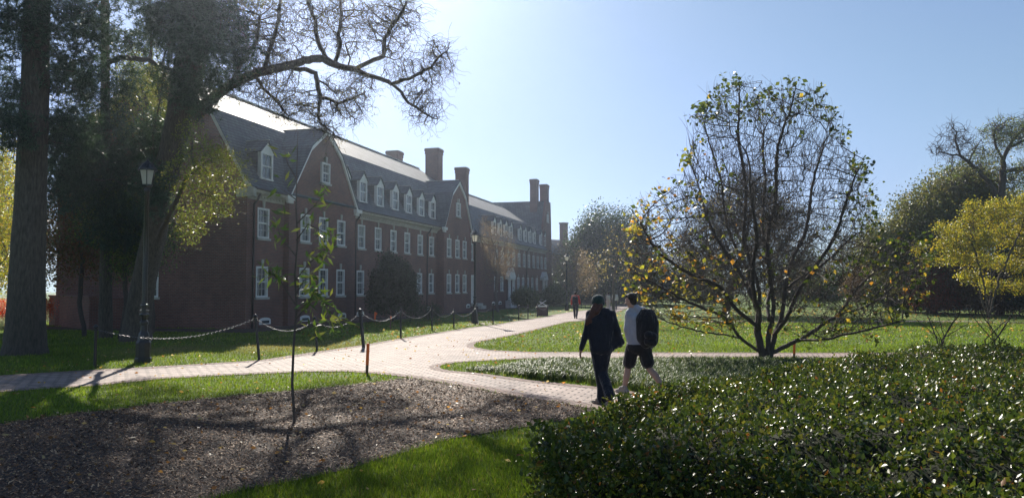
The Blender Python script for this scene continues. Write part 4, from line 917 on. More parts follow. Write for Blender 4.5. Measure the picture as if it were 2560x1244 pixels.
# brick pier with crossed pale straps
q = G(1356, 789); bp = empty('brick_pier', (q[0], q[1]+.3, gz(q[1])), .1); tag(bp, 'low square brick pier with stone cap and crossed pale straps beside the path', 'pier')
MB().box((-.37, -.3, -.1), (.37, .35, .62)).build('pier_body', M['brick'], bp); MB().box((-.42, -.35, .62), (.42, .4, .7)).build('cap', M['stone'], bp)
MB().tube([(-.33, -.1, .72), (.3, .05, 1.12)], .022, 5).tube([(.35, -.05, .72), (-.25, .05, 1.05)], .022, 5).tube([(-.36, .0, .71), (.36, 0, .71)], .02, 5).build('strap', M['white'], bp)

omat = simple('orange_paint', (1, .17, .03), .5, .1, 8, 0); wood = simple('pale_stake_wood', (.18, .10, .06), .8)
fl = {}
def stake(px, top, split, w, lab, ribbon=False):
    B = G(*px); B[2] = gz(B[1]); T = A(px[0], top, B[1]); h = T[2]-B[2]; t = empty('marker_stake', B); tag(t, lab, 'stake', 'orange topped marker stakes'); t.rotation_euler = (R(2), R(1.5), .4)
    MB().prism([(-w, -.1), (w, -.1), (w, h*split), (-w, h*split)], 1, -w*.45, w*.45).build('stake_shaft', wood, t)
    MB().prism([(-w*1.05, h*split+.001), (w*1.05, h*split+.001), (w*1.05, h*.97), (w*.5, h), (-w*.5, h), (-w*1.05, h*.97)], 1, -w*.5, w*.5).build('orange_top', omat, t)
    if ribbon: MB().add([(0, -.03, h*.95), (.12, -.05, h*.93), (.1, -.02, h*.72), (.02, -.04, h*.7)], [(0, 1, 2, 3)]).add([(0, -.045, h*.9), (-.07, -.05, h*.85), (-.06, -.05, h*.62), (.0, -.04, h*.68)], [(0, 1, 2, 3)]).build('ribbon', omat, t)
stake((917, 935), 857, .3, .03, 'tall marker stake with long orange top at the corner of the mulch bed')
stake((937, 806), 779, .3, .045, 'small red orange ribbon stake on the lawn by the dark round bush', True); stake((976, 823), 790, .75, .03, 'thin stake with a short orange tip, right of the ribbon stake')
stake((1985, 898), 850, .3, .028, 'orange stake standing beside the base of the ornamental tree')

# bench
q = G(1470, 771); bn = empty('park_bench', (q[0], q[1], gz(q[1])), R(-60)); tag(bn, 'black metal park bench on the lawn beyond the red jacketed person', 'bench')
m = MB(); [m.box((-.85, -.25+i*.1, .43), (.85, -.17+i*.1, .46)) for i in range(5)]; m.build('seat', M['iron'], bn)
m = MB(); [m.box((-.85, .24+i*.015, .52+i*.1), (.85, .26+i*.015, .6+i*.1)) for i in range(4)]; m.build('backrest', M['iron'], bn)
for x in (-.8, .8): MB().tube([(x, -.25, 0), (x, -.22, .45), (x, -.22, .62), (x, .22, .62)], .025, 6).tube([(x, .28, 0), (x, .22, .45), (x, .3, .92)], .025, 6).build('leg', M['iron'], bn)
for o_ in range(2):
    q = G(1517+o_*40, 768-o_*1.5); c = copy_tree(bn); c.location = (q[0]+.6, q[1]+9, gz(q[1]+9)); c.rotation_euler = (0, 0, R(-70)); tag(c, ['black park bench across the far end of the path', 'distant black bench half hidden by the near ornamental tree'][o_], 'bench', 'benches far along the path')
bn['group'] = 'benches far along the path'
# ================================================================ TREES AND SHRUBS
YEL = np.array([(.48, .33, .04), (.55, .40, .06), (.42, .22, .04), (.30, .30, .05), (.50, .26, .05)])
GRN = np.array([(.045, .085, .022), (.06, .11, .03), (.035, .065, .02), (.085, .13, .035)])
YG = np.array([(.14, .19, .04), (.19, .23, .06), (.10, .14, .035), (.24, .24, .07)])
DK = np.array([(.022, .042, .02), (.03, .055, .024), (.04, .065, .028), (.018, .03, .016)])
PINE = np.array([(.03, .06, .045), (.04, .08, .055), (.055, .10, .07), (.025, .045, .035)])

# ---- the near ornamental tree
def px_poly_pts(poly, n, Dc, rd):
    poly = np.array(poly, float); lo, hi = poly.min(0), poly.max(0); out = []
    x = rng.uniform(lo[0], hi[0], n*3); y = rng.uniform(lo[1], hi[1], n*3); k = inpoly(x, y, poly); x, y = x[k][:n], y[k][:n]
    d = poly_dist(x, y, poly); m = d.max(); dd = np.sqrt(1-(1-np.clip(d/m*1.6, 0, 1))**2)*rd
    for a, b, s in zip(x, y, rng.uniform(-1, 1, len(x))*dd): out.append(A(a, b, Dc+s))
    return np.array(out), x, y, d
D0 = 19.4
env = [(1790, 200), (1840, 178), (1905, 190), (1945, 205), (2000, 190), (2050, 215), (2085, 260), (2120, 300), (2130, 350), (2165, 400), (2180, 470), (2205, 510), (2190, 570), (2230, 600), (2290, 570), (2330, 640), (2320, 740), (2280, 800), (2210, 850), (2060, 862), (1980, 850), (1850, 845), (1760, 825), (1660, 825), (1590, 780), (1555, 700), (1548, 620), (1575, 560), (1580, 490), (1650, 470), (1700, 430), (1712, 360), (1705, 290), (1760, 250)]
P, ex, ey, ed = px_poly_pts(env, 5200, D0, 2.7)
base = A(1914, 905, D0); base[2] = gz(D0)
t1 = empty('ornamental_tree', base); tag(t1, 'multi stemmed ornamental tree with sparse yellow, orange and dark green leaves behind the hedge', 'tree')
def st(*pp): return [A(x, y, D0+d) for x, y, d in pp]
seeds = [[base-[0, 0, .2], base+[0, 0, .25]]]
seeds += [st((1908, 895, 0), (1897, 820, .1), (1888, 700, .2), (1866, 600, .3), (1858, 450, .4), (1850, 300, .3), (1838, 195, .2)),
          st((1920, 890, 0), (1924, 780, -.1), (1928, 680, -.2), (1922, 560, -.4), (1945, 420, -.5), (1962, 300, -.4), (1985, 210, -.3)),
          st((1926, 890, 0), (1938, 820, .2), (1965, 720, .6), (2002, 600, .9), (2040, 450, 1.2), (2060, 330, 1.3)),
          st((1940, 830, .1), (1985, 760, -.4), (2035, 680, -.8), (2080, 590, -1.1), (2130, 480, -1.3), (2160, 400, -1.4)),
          st((1897, 820, 0), (1858, 780, -.3), (1800, 720, -.7), (1730, 690, -1.), (1650, 630, -1.3), (1600, 560, -1.5)),
          st((1893, 760, 0), (1845, 690, .5), (1800, 600, .9), (1752, 500, 1.1), (1722, 400, 1.2)),
          st((1932, 880, 0), (1990, 850, .4), (2080, 800, .8), (2160, 765, 1.2), (2250, 710, 1.5), (2310, 640, 1.6)),
          st((1900, 790, 0), (1868, 700, .8), (1822, 560, 1.4), (1790, 420, 1.6), (1765, 300, 1.5)),
          st((1902, 880, 0), (1862, 850, -.2), (1800, 790, -.6), (1710, 745, -1.), (1620, 700, -1.4)),
          st((1850, 845, -.3), (1760, 825, -.9), (1680, 812, -1.2), (1610, 780, -1.4)),
          st((1965, 720, .6), (2050, 660, 1.), (2130, 600, 1.5), (2195, 545, 1.8)),
          st((1990, 850, .3), (2080, 845, -.6), (2160, 830, -1.), (2250, 800, -1.3)),
          st((2080, 800, .8), (2170, 700, 1.1), (2240, 630, 1.2), (2290, 580, 1.3)),
          st((1922, 800, 0), (1925, 700, 1.), (1905, 500, 2.), (1915, 330, 2.1)), st((1897, 820, 0), (1890, 720, -1.), (1884, 600, -1.8), (1880, 470, -2.2))]
Pn, par = grow(seeds, P[ed > 14][:3800], .10, 1.4, .15, 150, .3, .35, wob=.09)
lines, r, tips = skeleton(Pn, par, .0065, 2.25, .13)
lines = [(p-base, q) for p, q in lines]; tubes('trunk', lines, M['twig'], t1)
f = np.where(r < .03)[0]; ENV = np.array(env, float); k = f[rng.integers(0, len(f), 6400)]; cen = base+np.array([0, 0, 1.2]); D_ = unit(Pn[k]-cen)*.9+rng.normal(0, .45, (len(k), 3))+[0, 0, .45]
Lk = rng.uniform(.3, .9, len(k)); e_ = PR(Pn[k]+unit(D_)*Lk[:, None]*.9); ok = inpoly(e_[:, 0], e_[:, 1], ENV) & (rng.random(len(k)) < .85); k, D_, Lk = k[ok], D_[ok], Lk[ok]
_, SP = shoots('twigs', Pn[k], D_, Lk, .0055, M['twig'], t1, 5, .16, .05, base)
SPf = SP[:, 3:].reshape(-1, 3)
Pn = SPf; ux = PR(Pn); thin = np.arange(len(Pn))
dd = poly_dist(ux[:, 0], ux[:, 1], np.array(env, float)); X, Y = ux[:, 0], ux[:, 1]
pl = np.exp(-dd/38)*.85+.06
pl = np.where((X < 1850) & (Y > 450), pl+.22, pl); pl = np.where((Y < 300), pl+.3, pl); pl = np.where((X > 2150), pl+.18, pl); pl = np.where((X > 1850) & (X < 2100) & (Y > 330) & (Y < 620), pl*.3, pl); pl = np.where((Y > 620), pl+.08, pl)
cl = np.sin(Pn[:, 0]*5.1+2*np.sin(Pn[:, 2]*3.3))+np.sin(Pn[:, 2]*5.7+2*np.sin(Pn[:, 1]*4.1+Pn[:, 0]*2)); pl = pl*np.where(cl > .35, 1.7, .22)
sel = thin[rng.random(len(thin)) < pl[thin]*.29]; Q = np.repeat(Pn[sel], 3, 0)+rng.normal(0, .055, (len(sel)*3, 3)); q = PR(Q)
warm = np.clip((1900-q[:, 0])/330, 0, 1)*np.clip((q[:, 1]-330)/150, 0, 1)*.85+.06+.25*(q[:, 1] > 640); warm = np.clip(warm, 0, .8)
w = rng.random(len(Q)) < warm; DG = np.array([(.04, .065, .018), (.05, .08, .022), (.10, .13, .03), (.03, .045, .016)]); c = DG[rng.integers(0, 4, len(Q))]
Y2 = np.array([(.38, .29, .05), (.30, .30, .05), (.42, .22, .05), (.24, .26, .05), (.22, .20, .05), (.34, .13, .04)]); c[w] = Y2[rng.integers(0, 5, w.sum())]
leaves('crown', Q-base, .12, c, M['leaf_thin'], t1, dirs=np.stack([rng.normal(.3, .8, len(Q)), rng.normal(0, .8, len(Q)), rng.normal(-.25, .5, len(Q))], 1), aspect=.72, fold=.35)

# ---- magnolia sapling on the mulch
b = G(737, 1058); b[2] = gz(b[1]); ms = empty('magnolia_sapling', b); tag(ms, 'slender magnolia sapling with large leaves planted in the mulch bed', 'tree'); D = b[1]
def sp_(x, y, d=0): return A(x, y, D+d)-b
main = [np.array([0, 0, -.1]), sp_(735, 1035), sp_(730, 960), sp_(734, 860), sp_(742, 770), sp_(737, 690, .05), sp_(744, 600, .1), sp_(740, 520, .1), sp_(742, 420, .12), sp_(745, 330, .1)]
tl = [(np.array(main), np.linspace(.024, .005, len(main)))]
brs = [[(736, 830, 0), (780, 815, .1), (850, 800, .2)], [(738, 760, 0), (700, 700, -.1), (672, 672, -.2)], [(738, 780, 0), (790, 740, -.1), (825, 770, -.15)], [(738, 700, 0), (780, 650, .1), (822, 620, .15)], [(740, 640, 0), (700, 590, -.1), (690, 540, -.15)], [(741, 560, 0), (790, 510, .1), (812, 480, .1)],
       [(741, 600, 0), (770, 560, -.2), (830, 590, -.2)], [(738, 740, 0), (760, 700, .3), (790, 690, .35)], [(743, 450, 0), (720, 410, 0), (712, 380, .1)], [(738, 800, 0), (770, 760, -.25), (790, 720, -.3)], [(741, 500, 0), (715, 480, -.1), (700, 470, -.1)]]
LP, LD = [], []
for k, bb in enumerate(brs):
    pp = np.array([sp_(*q) for q in bb]); tl.append((pp, np.linspace(.011, .005, 3)))
    for f in (np.array([.55, .8, 1.0]) if k not in (8, 10) else np.array([1.])):
        s = f*2; i = min(int(s), 1); c = pp[i]*(1-(s-i))+pp[i+1]*(s-i); nl = 14 if k < 4 or k in (6, 7, 9) else 8
        for j in range(nl): LP.append(c+rng.normal(0, .06, 3)); a = rng.uniform(0, 6.28); LD.append([math.cos(a), math.sin(a), rng.normal(-.1, .7)])
tubes('trunk', tl, bark('sapling_bark', (.08, .065, .05), (.19, .15, .12), 10), ms)
leaves('crown', np.array(LP), .15, np.array([(.10, .19, .04), (.14, .24, .05), (.20, .28, .06), (.08, .14, .035), (.28, .32, .09)]), M['leaf_thin'], ms, dirs=np.array(LD), aspect=.26, fold=.25)

# ---- left: straight pine trunk
def trunk_mesh(pp, name, root, base, n=22):
    P = np.array([p[0] for p in pp], float); r = np.array([p[1] for p in pp], float); tt = np.linspace(0, len(P)-1, 40); k = np.arange(len(P))
    P = np.stack([np.interp(tt, k, P[:, i]) for i in range(3)], 1); r = np.interp(tt, k, r); V, F = tube_arr(P, r, n)
    V = V+rng.normal(0, .006, V.shape); return mesh_np(name, V-base, F, M['bark'], smooth=True, parent=root)
def needles(blobs, n, base, root, name='crown', L=.2, k=12, w=.011, seeds=None, twr=.012):
    C = blob_pts(blobs, n//7, shell=.15); P = clump(C, 7, .17); V, F, c = tufts(P, L, k, w, PINE); return mesh_np(name, V-base, F, M['needle'], c, parent=root), C
Dp = 22.2; pb = G(62, 885); pb[2] = gz(pb[1]); pr = empty('pine_tree', pb); tag(pr, 'massive straight pine trunk at the left edge with dark needle boughs', 'tree')
trunk_mesh([(pb-[0, 0, .2], .66), (pb+[0, 0, .25], .56), (A(64, 800, Dp), .5), (A(76, 500, Dp), .41), (A(88, 200, Dp), .36), (A(96, -100, Dp), .33), (A(104, -420, Dp), .26), (A(110, -800, Dp), .12)], 'trunk', pr, pb)
bl1 = [(10, 90, 70, 90, 21.5), (20, 250, 60, 80, 22), (30, 330, 50, 50, 21), (170, 60, 110, 90, 22), (180, 190, 90, 60, 22.5), (10, -120, 160, 120, 22), (200, -150, 170, 120, 22), (90, -400, 220, 160, 22, 2.5), (100, -700, 150, 140, 22, 2), (160, 330, 80, 80, 23)]
nm, C = needles(bl1, 11000, pb, pr)
Pn, par = grow([[A(84, 330, Dp), A(88, 200, Dp), A(96, -100, Dp), A(104, -420, Dp), A(110, -750, Dp)]], C[rng.permutation(len(C))[:420]], .3, 60, .5, 120, .2); lines, r, tp = skeleton(Pn, par, .012, 2.2, .11)
tubes('boughs', [(p-pb, q) for p, q in lines], M['bark'], pr)
# ---- left: leaning giant with the long bare limb
lb = G(340, 852); lb[2] = gz(lb[1]); LD_ = lb[1]; lt = empty('leaning_tree', lb); tag(lt, 'huge leaning trunk behind the first lamp whose long crooked limb reaches over the hall roof', 'tree')
DD = 26.5
trunk_mesh([(lb-[0, 0, .2], .62), (A(342, 810, LD_), .46), (A(360, 700, LD_-.3), .41), (A(392, 560, LD_-.9), .39), (A(420, 420, LD_-1.5), .40), (A(452, 280, DD), .45), (A(472, 180, DD), .52), (A(490, 90, DD), .52), (A(500, -30, DD), .5), (A(512, -200, DD), .4), (A(530, -420, DD), .25)], 'trunk', lt, lb)
def lim(pts, d=0): return [A(x, y, DD+d+(z[0] if z else 0)) for x, y, *z in pts]
LM = lim([(480, 300), (526, 250), (580, 208), (645, 182), (690, 172), (735, 160), (780, 147), (809, 146), (838, 163), (862, 170), (889, 173)])
seedsL = [LM, lim([(889, 173), (915, 158), (957, 141), (963, 96), (975, 75), (1000, 40), (1015, 10)]), lim([(957, 141), (985, 150)]), lim([(889, 173), (912, 187), (950, 196), (979, 210), (1030, 193), (1079, 167), (1095, 145), (1130, 115)]),
          lim([(979, 210), (1002, 231), (1021, 257), (1047, 273), (1072, 290), (1095, 300)]), lim([(735, 172), (762, 174), (789, 183), (796, 225), (800, 244), (797, 270), (795, 292), (805, 315)]), lim([(800, 244), (825, 248), (847, 258), (885, 245), (905, 235)]),
          lim([(838, 160), (845, 130), (851, 112), (846, 85), (855, 40), (850, 5)]), lim([(870, 168), (876, 145), (868, 125), (862, 108)]), lim([(820, 150), (802, 120), (790, 85), (788, 50), (770, 10)]), lim([(660, 180), (672, 130), (690, 80), (700, 20)]), lim([(795, 200), (820, 215), (840, 235)]),
          lim([(580, 208), (600, 160), (640, 110), (650, 40)], -.6), lim([(640, 190), (660, 225), (690, 250), (720, 290)], .5)]
zones = [(640, 90, 90, 100, DD), (720, 60, 90, 80, DD), (650, 215, 80, 60, DD), (710, 250, 70, 60, DD), (780, 270, 60, 50, DD), (860, 250, 70, 70, DD), (860, 60, 100, 90, DD), (930, 50, 60, 60, DD), (980, 70, 70, 80, DD), (1000, 20, 60, 50, DD), (1090, 150, 55, 60, DD), (1060, 230, 50, 45, DD), (1060, 290, 45, 30, DD),
         (830, 330, 35, 30, DD), (1010, 180, 60, 30, DD), (600, 60, 60, 70, DD), (700, 150, 60, 50, DD), (850, -120, 220, 110, DD), (800, 20, 60, 60, DD), (910, 210, 40, 40, DD)]
zones = [z for z in zones if z[1] > -100 or z[0] < 800]+[(760, -90, 120, 60, DD)]
C = blob_pts([z+(1.5,) for z in zones], 6500, shell=.0)
Pn, par = grow(seedsL, C, .13, 1.7, .19, 130, .5)
lines, r, tips = skeleton(Pn, par, .010, 2.15, .19); tubes('limb', [(p-lb, q) for p, q in lines], M['bark'], lt)
f = np.where(r < .05)[0]; k = f[rng.integers(0, len(f), 4300)]
_, SP = shoots('twigs', Pn[k], rng.normal(0, 1, (len(k), 3))+[0, 0, .1], rng.uniform(.35, 1.2, len(k)), .0075, M['twig'], lt, 6, .55, -.05, lb)
Pn = SP[:, 2:].reshape(-1, 3); i = np.arange(len(Pn)); i = i[rng.random(len(i)) < .12]
ub = blob_pts([(945, -185, 100, 60, 26, 1.5), (870, -230, 100, 55, 26, 1.5), (640, -75, 100, 50, 31, 2), (560, -60, 80, 50, 29, 2), (700, -150, 110, 70, 34, 2.4), (600, -160, 100, 70, 30, 2), (560, -110, 100, 60, 33, 2), (640, -40, 60, 30, 34, 2)], 1500, shell=.1)  # unseen leaf clumps above the frame, added to shade mulch and hedge
leaves('shade_crown', clump(ub, 20, .35)-lb, .15, np.array([(.12, .12, .05), (.18, .15, .06), (.09, .11, .04)]), M['leaf_thin'], lt, aspect=.5)
leaves('crown', np.repeat(Pn[i], 2, 0)-lb+rng.normal(0, .05, (2*len(i), 3)), .10, np.array([(.12, .12, .06), (.18, .17, .08), (.09, .10, .05)]), M['leaf_thin'], lt, dirs=np.stack([rng.normal(0, .4, 2*len(i)), rng.normal(0, .4, 2*len(i)), rng.normal(-.8, .3, 2*len(i))], 1), aspect=.22)
# ---- needle tree round the leaning trunk, and another between the two
b3 = A(265, 835, 30); b3[2] = gz(30); p3 = empty('pine_tree', b3); tag(p3, 'slimmer pine standing between the straight trunk and the leaning trunk', 'tree')
trunk_mesh([(b3-[0, 0, .2], .26), (A(264, 600, 30), .2), (A(263, 200, 30), .17), (A(262, -100, 30), .14), (A(262, -400, 30), .08)], 'trunk', p3, b3, 12)
bl2 = [(330, 60, 120, 90, 28.5), (480, 40, 110, 90, 25.5), (560, 60, 60, 80, 25.5), (560, 180, 70, 50, 25.2), (590, 130, 50, 40, 25.), (260, 210, 110, 70, 29), (230, 330, 110, 90, 29), (350, 420, 90, 90, 28), (180, 470, 90, 80, 29), (300, 560, 90, 70, 28.5), (400, 350, 60, 80, 27.5), (250, -120, 200, 120, 29), (480, -130, 170, 110, 26), (400, -350, 220, 140, 27, 2.5), (500, 240, 60, 50, 25), (500, 110, 70, 60, 23.5), (440, 200, 60, 60, 24), (430, 60, 90, 80, 24.5), (560, -120, 100, 90, 26, 2), (560, -300, 120, 120, 28, 2.5), (450, -250, 170, 110, 25, 2.5), (380, 480, 50, 80, 25.5), (240, 430, 90, 90, 28), (140, 380, 50, 90, 27)]  # includes unseen blobs above the frame, added to shade the mulch bed
nm, C = needles(bl2, 22000, b3, p3)
Pn, par = grow([[A(264, 640, 30), A(263, 200, 30), A(262, -100, 30), A(262, -380, 30)], [A(262, 160, 30), A(310, 145, 29), A(370, 150, 28), A(436, 178, 26.5)], [A(263, 130, 30), A(200, 155, 28), A(140, 165, 26)]], C[rng.permutation(len(C))[:420]], .35, 60, .5, 120, .2); lines, r, tp = skeleton(Pn, par, .014, 2.2, .15)
tubes('boughs', [(p-b3, q) for p, q in lines], M['bark'], p3)
# ---- broadleaf foliage on the left
tree('broadleaf_tree', 'drooping yellow green broadleaf tree hanging over the first lamp and the gable', 'tree', (A(470, 800, 23)*[1, 1, 0]+[0, 0, gz(23)]), [(470, 440, 60, 60, 21), (520, 430, 60, 60, 21), (560, 460, 60, 45, 21.5), (500, 380, 50, 40, 21), (540, 520, 50, 30, 21), (475, 560, 30, 60, 21.5), (480, 340, 30, 40, 21.3), (550, 380, 40, 25, 21.3), (590, 400, 40, 20, 21.6)], 520, 13, .085, YG*.85, .12, .008, .07, 'twig', 'leaf_thin', aspect=.3, keep=.85, seeds=[[A(395, 600, 23), A(430, 520, 22), A(470, 440, 21.4)]], nat=450, step=.2)
ct = empty('broadleaf_tree', A(380, 700, 33)*[1, 1, 0]+[0, 0, gz(33)]); tag(ct, 'sunlit yellow green tree seen between the trunks high beside the gable', 'tree', 'leafy trees behind the trunks'); cb = np.array(ct.location)
C = blob_pts([(370, 220, 70, 70, 33), (330, 200, 60, 60, 33), (400, 290, 40, 60, 33), (350, 140, 40, 40, 33), (300, 300, 70, 60, 33)], 420, shell=.1); Pn, par = grow([[cb, A(365, 420, 33), A(365, 300, 33)]], C[:250], .35, 60, .5, 90, .3); ln, r, tp = skeleton(Pn, par, .01, 2.3, .16)
tubes('trunk', [(p-cb, q) for p, q in ln], M['twig'], ct); leaves('crown', clump(C, 26, .3)-cb, .11, YG, M['leaf_thin'], ct, aspect=.4)
tree('understorey_tree', 'small shaded russet leaved tree between the two great trunks', 'tree', A(215, 830, 31)*[1, 1, 0]+[0, 0, gz(31)], [(200, 560, 70, 80, 31), (140, 560, 40, 70, 31), (270, 640, 60, 60, 31), (150, 650, 50, 60, 31), (230, 470, 60, 50, 31), (170, 480, 50, 50, 31)], 700, 22, .10, np.array([(.13, .05, .03), (.10, .08, .03), (.07, .08, .03), (.16, .08, .035)]), .28, .008, .09, 'twig', 'leaf_thin', 'leafy trees behind the trunks', 200, .3)
tree('understorey_tree', 'shaded green tree just left of the first lamp before the brick wall', 'tree', A(300, 835, 29.5)*[1, 1, 0]+[0, 0, gz(29.5)], [(330, 640, 45, 60, 29.5), (290, 500, 60, 50, 29.5), (330, 550, 50, 50, 29.5), (240, 560, 40, 50, 29.5), (400, 600, 40, 60, 29)], 700, 22, .09, np.concatenate([GRN, YG[:1]]), .26, .008, .09, 'twig', 'leaf', 'leafy trees behind the trunks', 200, .3)
tree('yellow_tree', 'bright yellow leaved tree at the far left edge behind the pine trunk', 'tree', A(-20, 800, 42)*[1, 1, 0]+[0, 0, gz(42)], [(0, 620, 50, 90, 42), (20, 560, 30, 60, 42), (-60, 560, 60, 120, 42), (20, 440, 35, 60, 42), (0, 360, 40, 40, 42), (-40, 460, 70, 70, 42), (-10, 690, 60, 40, 42)], 700, 22, .13, np.array([(.28, .32, .05), (.38, .38, .06), (.20, .26, .05), (.42, .32, .06)]), .4, .01, .16, 'twig', 'leaf_thin', None, 160, .4)
def shrub(name, lab, px, blobs, nc, kl, leaf, cols, D, leafm='leaf', sp=.15, cat='shrub', group=None, asp=.6):
    b = A(px, 800, D)*[1, 1, 0]+[0, 0, gz(D)]; return tree(name, lab, cat, b, blobs, nc, kl, leaf, cols, sp, .007, .05, 'twig', leafm, group, min(160, nc), .16, asp, seeds=[[b, b+[0, 0, .25]]])
shrub('red_shrub', 'scarlet leaved shrub between the left edge and the pine trunk', 12, [(10, 775, 40, 28, 38), (40, 790, 25, 20, 38)], 260, 22, .06, np.array([(.5, .05, .03), (.4, .04, .03), (.55, .14, .05)]), 38, 'leaf_thin', .15, group='scarlet shrubs at the left')
shrub('red_shrub', 'scarlet leaved shrub just right of the pine trunk', 112, [(110, 775, 14, 28, 37), (118, 760, 8, 15, 37)], 140, 22, .055, np.array([(.5, .06, .03), (.4, .05, .03), (.55, .14, .05)]), 37, 'leaf_thin', .14, group='scarlet shrubs at the left')
shrub('grey_shrub', 'low silvery grey shrub under the scarlet one at the left edge', 8, [(8, 812, 22, 14, 36)], 120, 18, .05, np.array([(.3, .34, .28), (.2, .25, .2)]), 36)
# ---- bushes along the hall
HD = 45.5
shrub('holly_bush', 'tall dark rounded holly against the first brick hall', 982, [(975, 735, 44, 50, HD, 1.1), (980, 672, 34, 28, HD, .9), (1014, 720, 26, 40, HD, .9), (942, 748, 22, 36, HD, .9), (1000, 690, 30, 26, HD, .8), (950, 700, 20, 24, HD, .7), (1030, 760, 14, 26, HD, .7), (968, 648, 14, 12, HD, .5)], 950, 26, .12, DK, HD, 'leaf_gloss', .17, 'bush')
shrub('rounded_bush', 'green topped bush before the far hall left of the brick pier', 1315, [(1312, 742, 26, 18, 78), (1330, 748, 18, 14, 78), (1296, 746, 16, 14, 78)], 600, 34, .12, np.concatenate([GRN, YG[:1]]), 78, 'leaf', .2, 'bush', 'bushes along the far hall')
shrub('rounded_bush', 'dark green bush right of the far hall doorway', 1385, [(1382, 735, 24, 22, 88), (1398, 745, 18, 16, 88), (1370, 745, 14, 14, 88)], 600, 34, .13, GRN, 88, 'leaf', .22, 'bush', 'bushes along the far hall')
shrub('foundation_shrub', 'low dark shrub at the foot of the hall left of the second lamp', 1070, [(1070, 778, 36, 16, 49, .8)], 200, 18, .07, DK, 49, 'leaf', .12, 'shrub')
tree('bare_tree', 'leafless pinkish grey small tree in front of the far hall windows', 'tree', A(1246, 765, 66)*[1, 1, 0]+[0, 0, gz(66)], [(1245, 620, 45, 60, 66), (1220, 590, 30, 35, 66), (1270, 650, 25, 40, 66), (1235, 680, 35, 35, 66), (1205, 560, 15, 20, 66)], 2000, 3, .09, np.array([(.20, .16, .14), (.16, .13, .12), (.24, .19, .16)]), .2, .013, .13, 'twig_pale', 'leaf_thin', None, None, .24, .4, jit=.4, dk=1.3)
tree('bare_tree', 'leafless reddish grey tree at the right end of the far hall', 'tree', A(1435, 760, 92)*[1, 1, 0]+[0, 0, gz(92)], [(1425, 660, 50, 50, 92), (1400, 640, 25, 35, 92), (1460, 690, 40, 45, 92), (1410, 700, 36, 30, 92)], 1500, 6, .16, np.array([(.20, .15, .12), (.15, .13, .10), (.26, .20, .15)]), .35, .02, .2, 'twig_pale', 'leaf_thin', None, 1200, .4, .4, jit=.4)
# young tree by the path
yb = G(1535, 813); yb[2] = gz(yb[1]); Dy = yb[1]
tree('young_tree', 'young thin trunked tree with pale bare twigs behind the walking couple', 'tree', yb, [(1535, 660, 60, 50, Dy), (1550, 600, 45, 45, Dy), (1500, 650, 35, 35, Dy), (1590, 660, 40, 40, Dy)], 650, 1, .09, np.array([(.25, .22, .12), (.3, .28, .14)]), .1, .009, .075, 'twig_pale', 'leaf_thin', None, None, .2, .5, seeds=[[yb-[0, 0, .1], A(1534, 740, Dy), A(1536, 690, Dy), A(1545, 640, Dy), A(1552, 590, Dy)]], jit=.45)
# ---- tree masses
MG = np.concatenate([DK, GRN])
tree('magnolia_tree', 'large dark evergreen tree rising behind the distant lamps', 'tree', A(1500, 760, 105)*[1, 1, 0]+[0, 0, gz(105)], [(1510, 590, 60, 70, 105), (1560, 600, 50, 70, 105), (1460, 630, 45, 45, 105), (1500, 680, 90, 60, 105), (1580, 680, 60, 60, 105), (1430, 700, 30, 50, 105), (1480, 600, 40, 40, 105), (1600, 640, 40, 60, 105)], 2200, 32, .27, MG, .75, .03, .45, 'bark', 'leaf_gloss', None, 300, .8)
tree('round_tree', 'big round crowned half bare tree directly behind the ornamental tree', 'tree', G(1810, 786)*[1, 1, 0]+[0, 0, gz(57)], [(1860, 560, 110, 110, 57), (1780, 600, 80, 80, 57), (1950, 600, 90, 100, 57), (1860, 500, 80, 60, 57), (1790, 680, 90, 60, 57), (1930, 690, 110, 50, 57)], 2200, 7, .14, np.array([(.12, .12, .06), (.16, .15, .08), (.08, .09, .045), (.2, .16, .08)]), .4, .02, .32, 'twig', 'leaf_thin', None, 1500, .4, .45, jit=.35, tw=6000, twL=(.6, 2.0), twr=.019)
tree('dark_tree', 'dull green brown broad tree mass left of the yellow tree', 'tree', A(2330, 770, 62)*[1, 1, 0]+[0, 0, gz(62)], [(2300, 570, 70, 90, 62), (2380, 520, 80, 90, 62), (2440, 480, 60, 60, 62), (2260, 640, 60, 80, 62), (2350, 640, 90, 80, 62), (2500, 560, 80, 80, 64), (2200, 620, 40, 60, 62)], 2600, 30, .22, np.array([(.13, .16, .05), (.17, .18, .06), (.09, .11, .04), (.15, .14, .06)]), .5, .02, .4, 'twig', 'leaf', None, 700, .5)
# locust with crooked dark limbs
qb = A(2500, 770, 58); qb[2] = gz(58); qt = empty('locust_tree', qb); tag(qt, 'tall crooked dark limbed tree with tufts of leaves at the upper right', 'tree'); DQ = 58
def lq(*p): return [A(x, y, DQ+(z[0] if z else 0)) for x, y, *z in p]
sd_ = [[qb]+lq((2502, 600), (2503, 500), (2506, 440), (2508, 400), (2520, 370), (2540, 340), (2575, 310), (2620, 290)), lq((2500, 510), (2485, 470), (2450, 430), (2420, 405), (2400, 388), (2370, 385), (2350, 380), (2332, 392)), lq((2400, 388), (2388, 350), (2392, 330), (2375, 312)), lq((2440, 420), (2410, 460), (2370, 475)),
       lq((2508, 400), (2490, 370), (2484, 340), (2490, 320), (2475, 308)), lq((2520, 370), (2560, 350), (2600, 360), (2650, 340)), lq((2420, 405), (2440, 370), (2450, 350)), lq((2490, 320), (2520, 300), (2545, 292)), lq((2506, 430), (2560, 420), (2640, 430))]
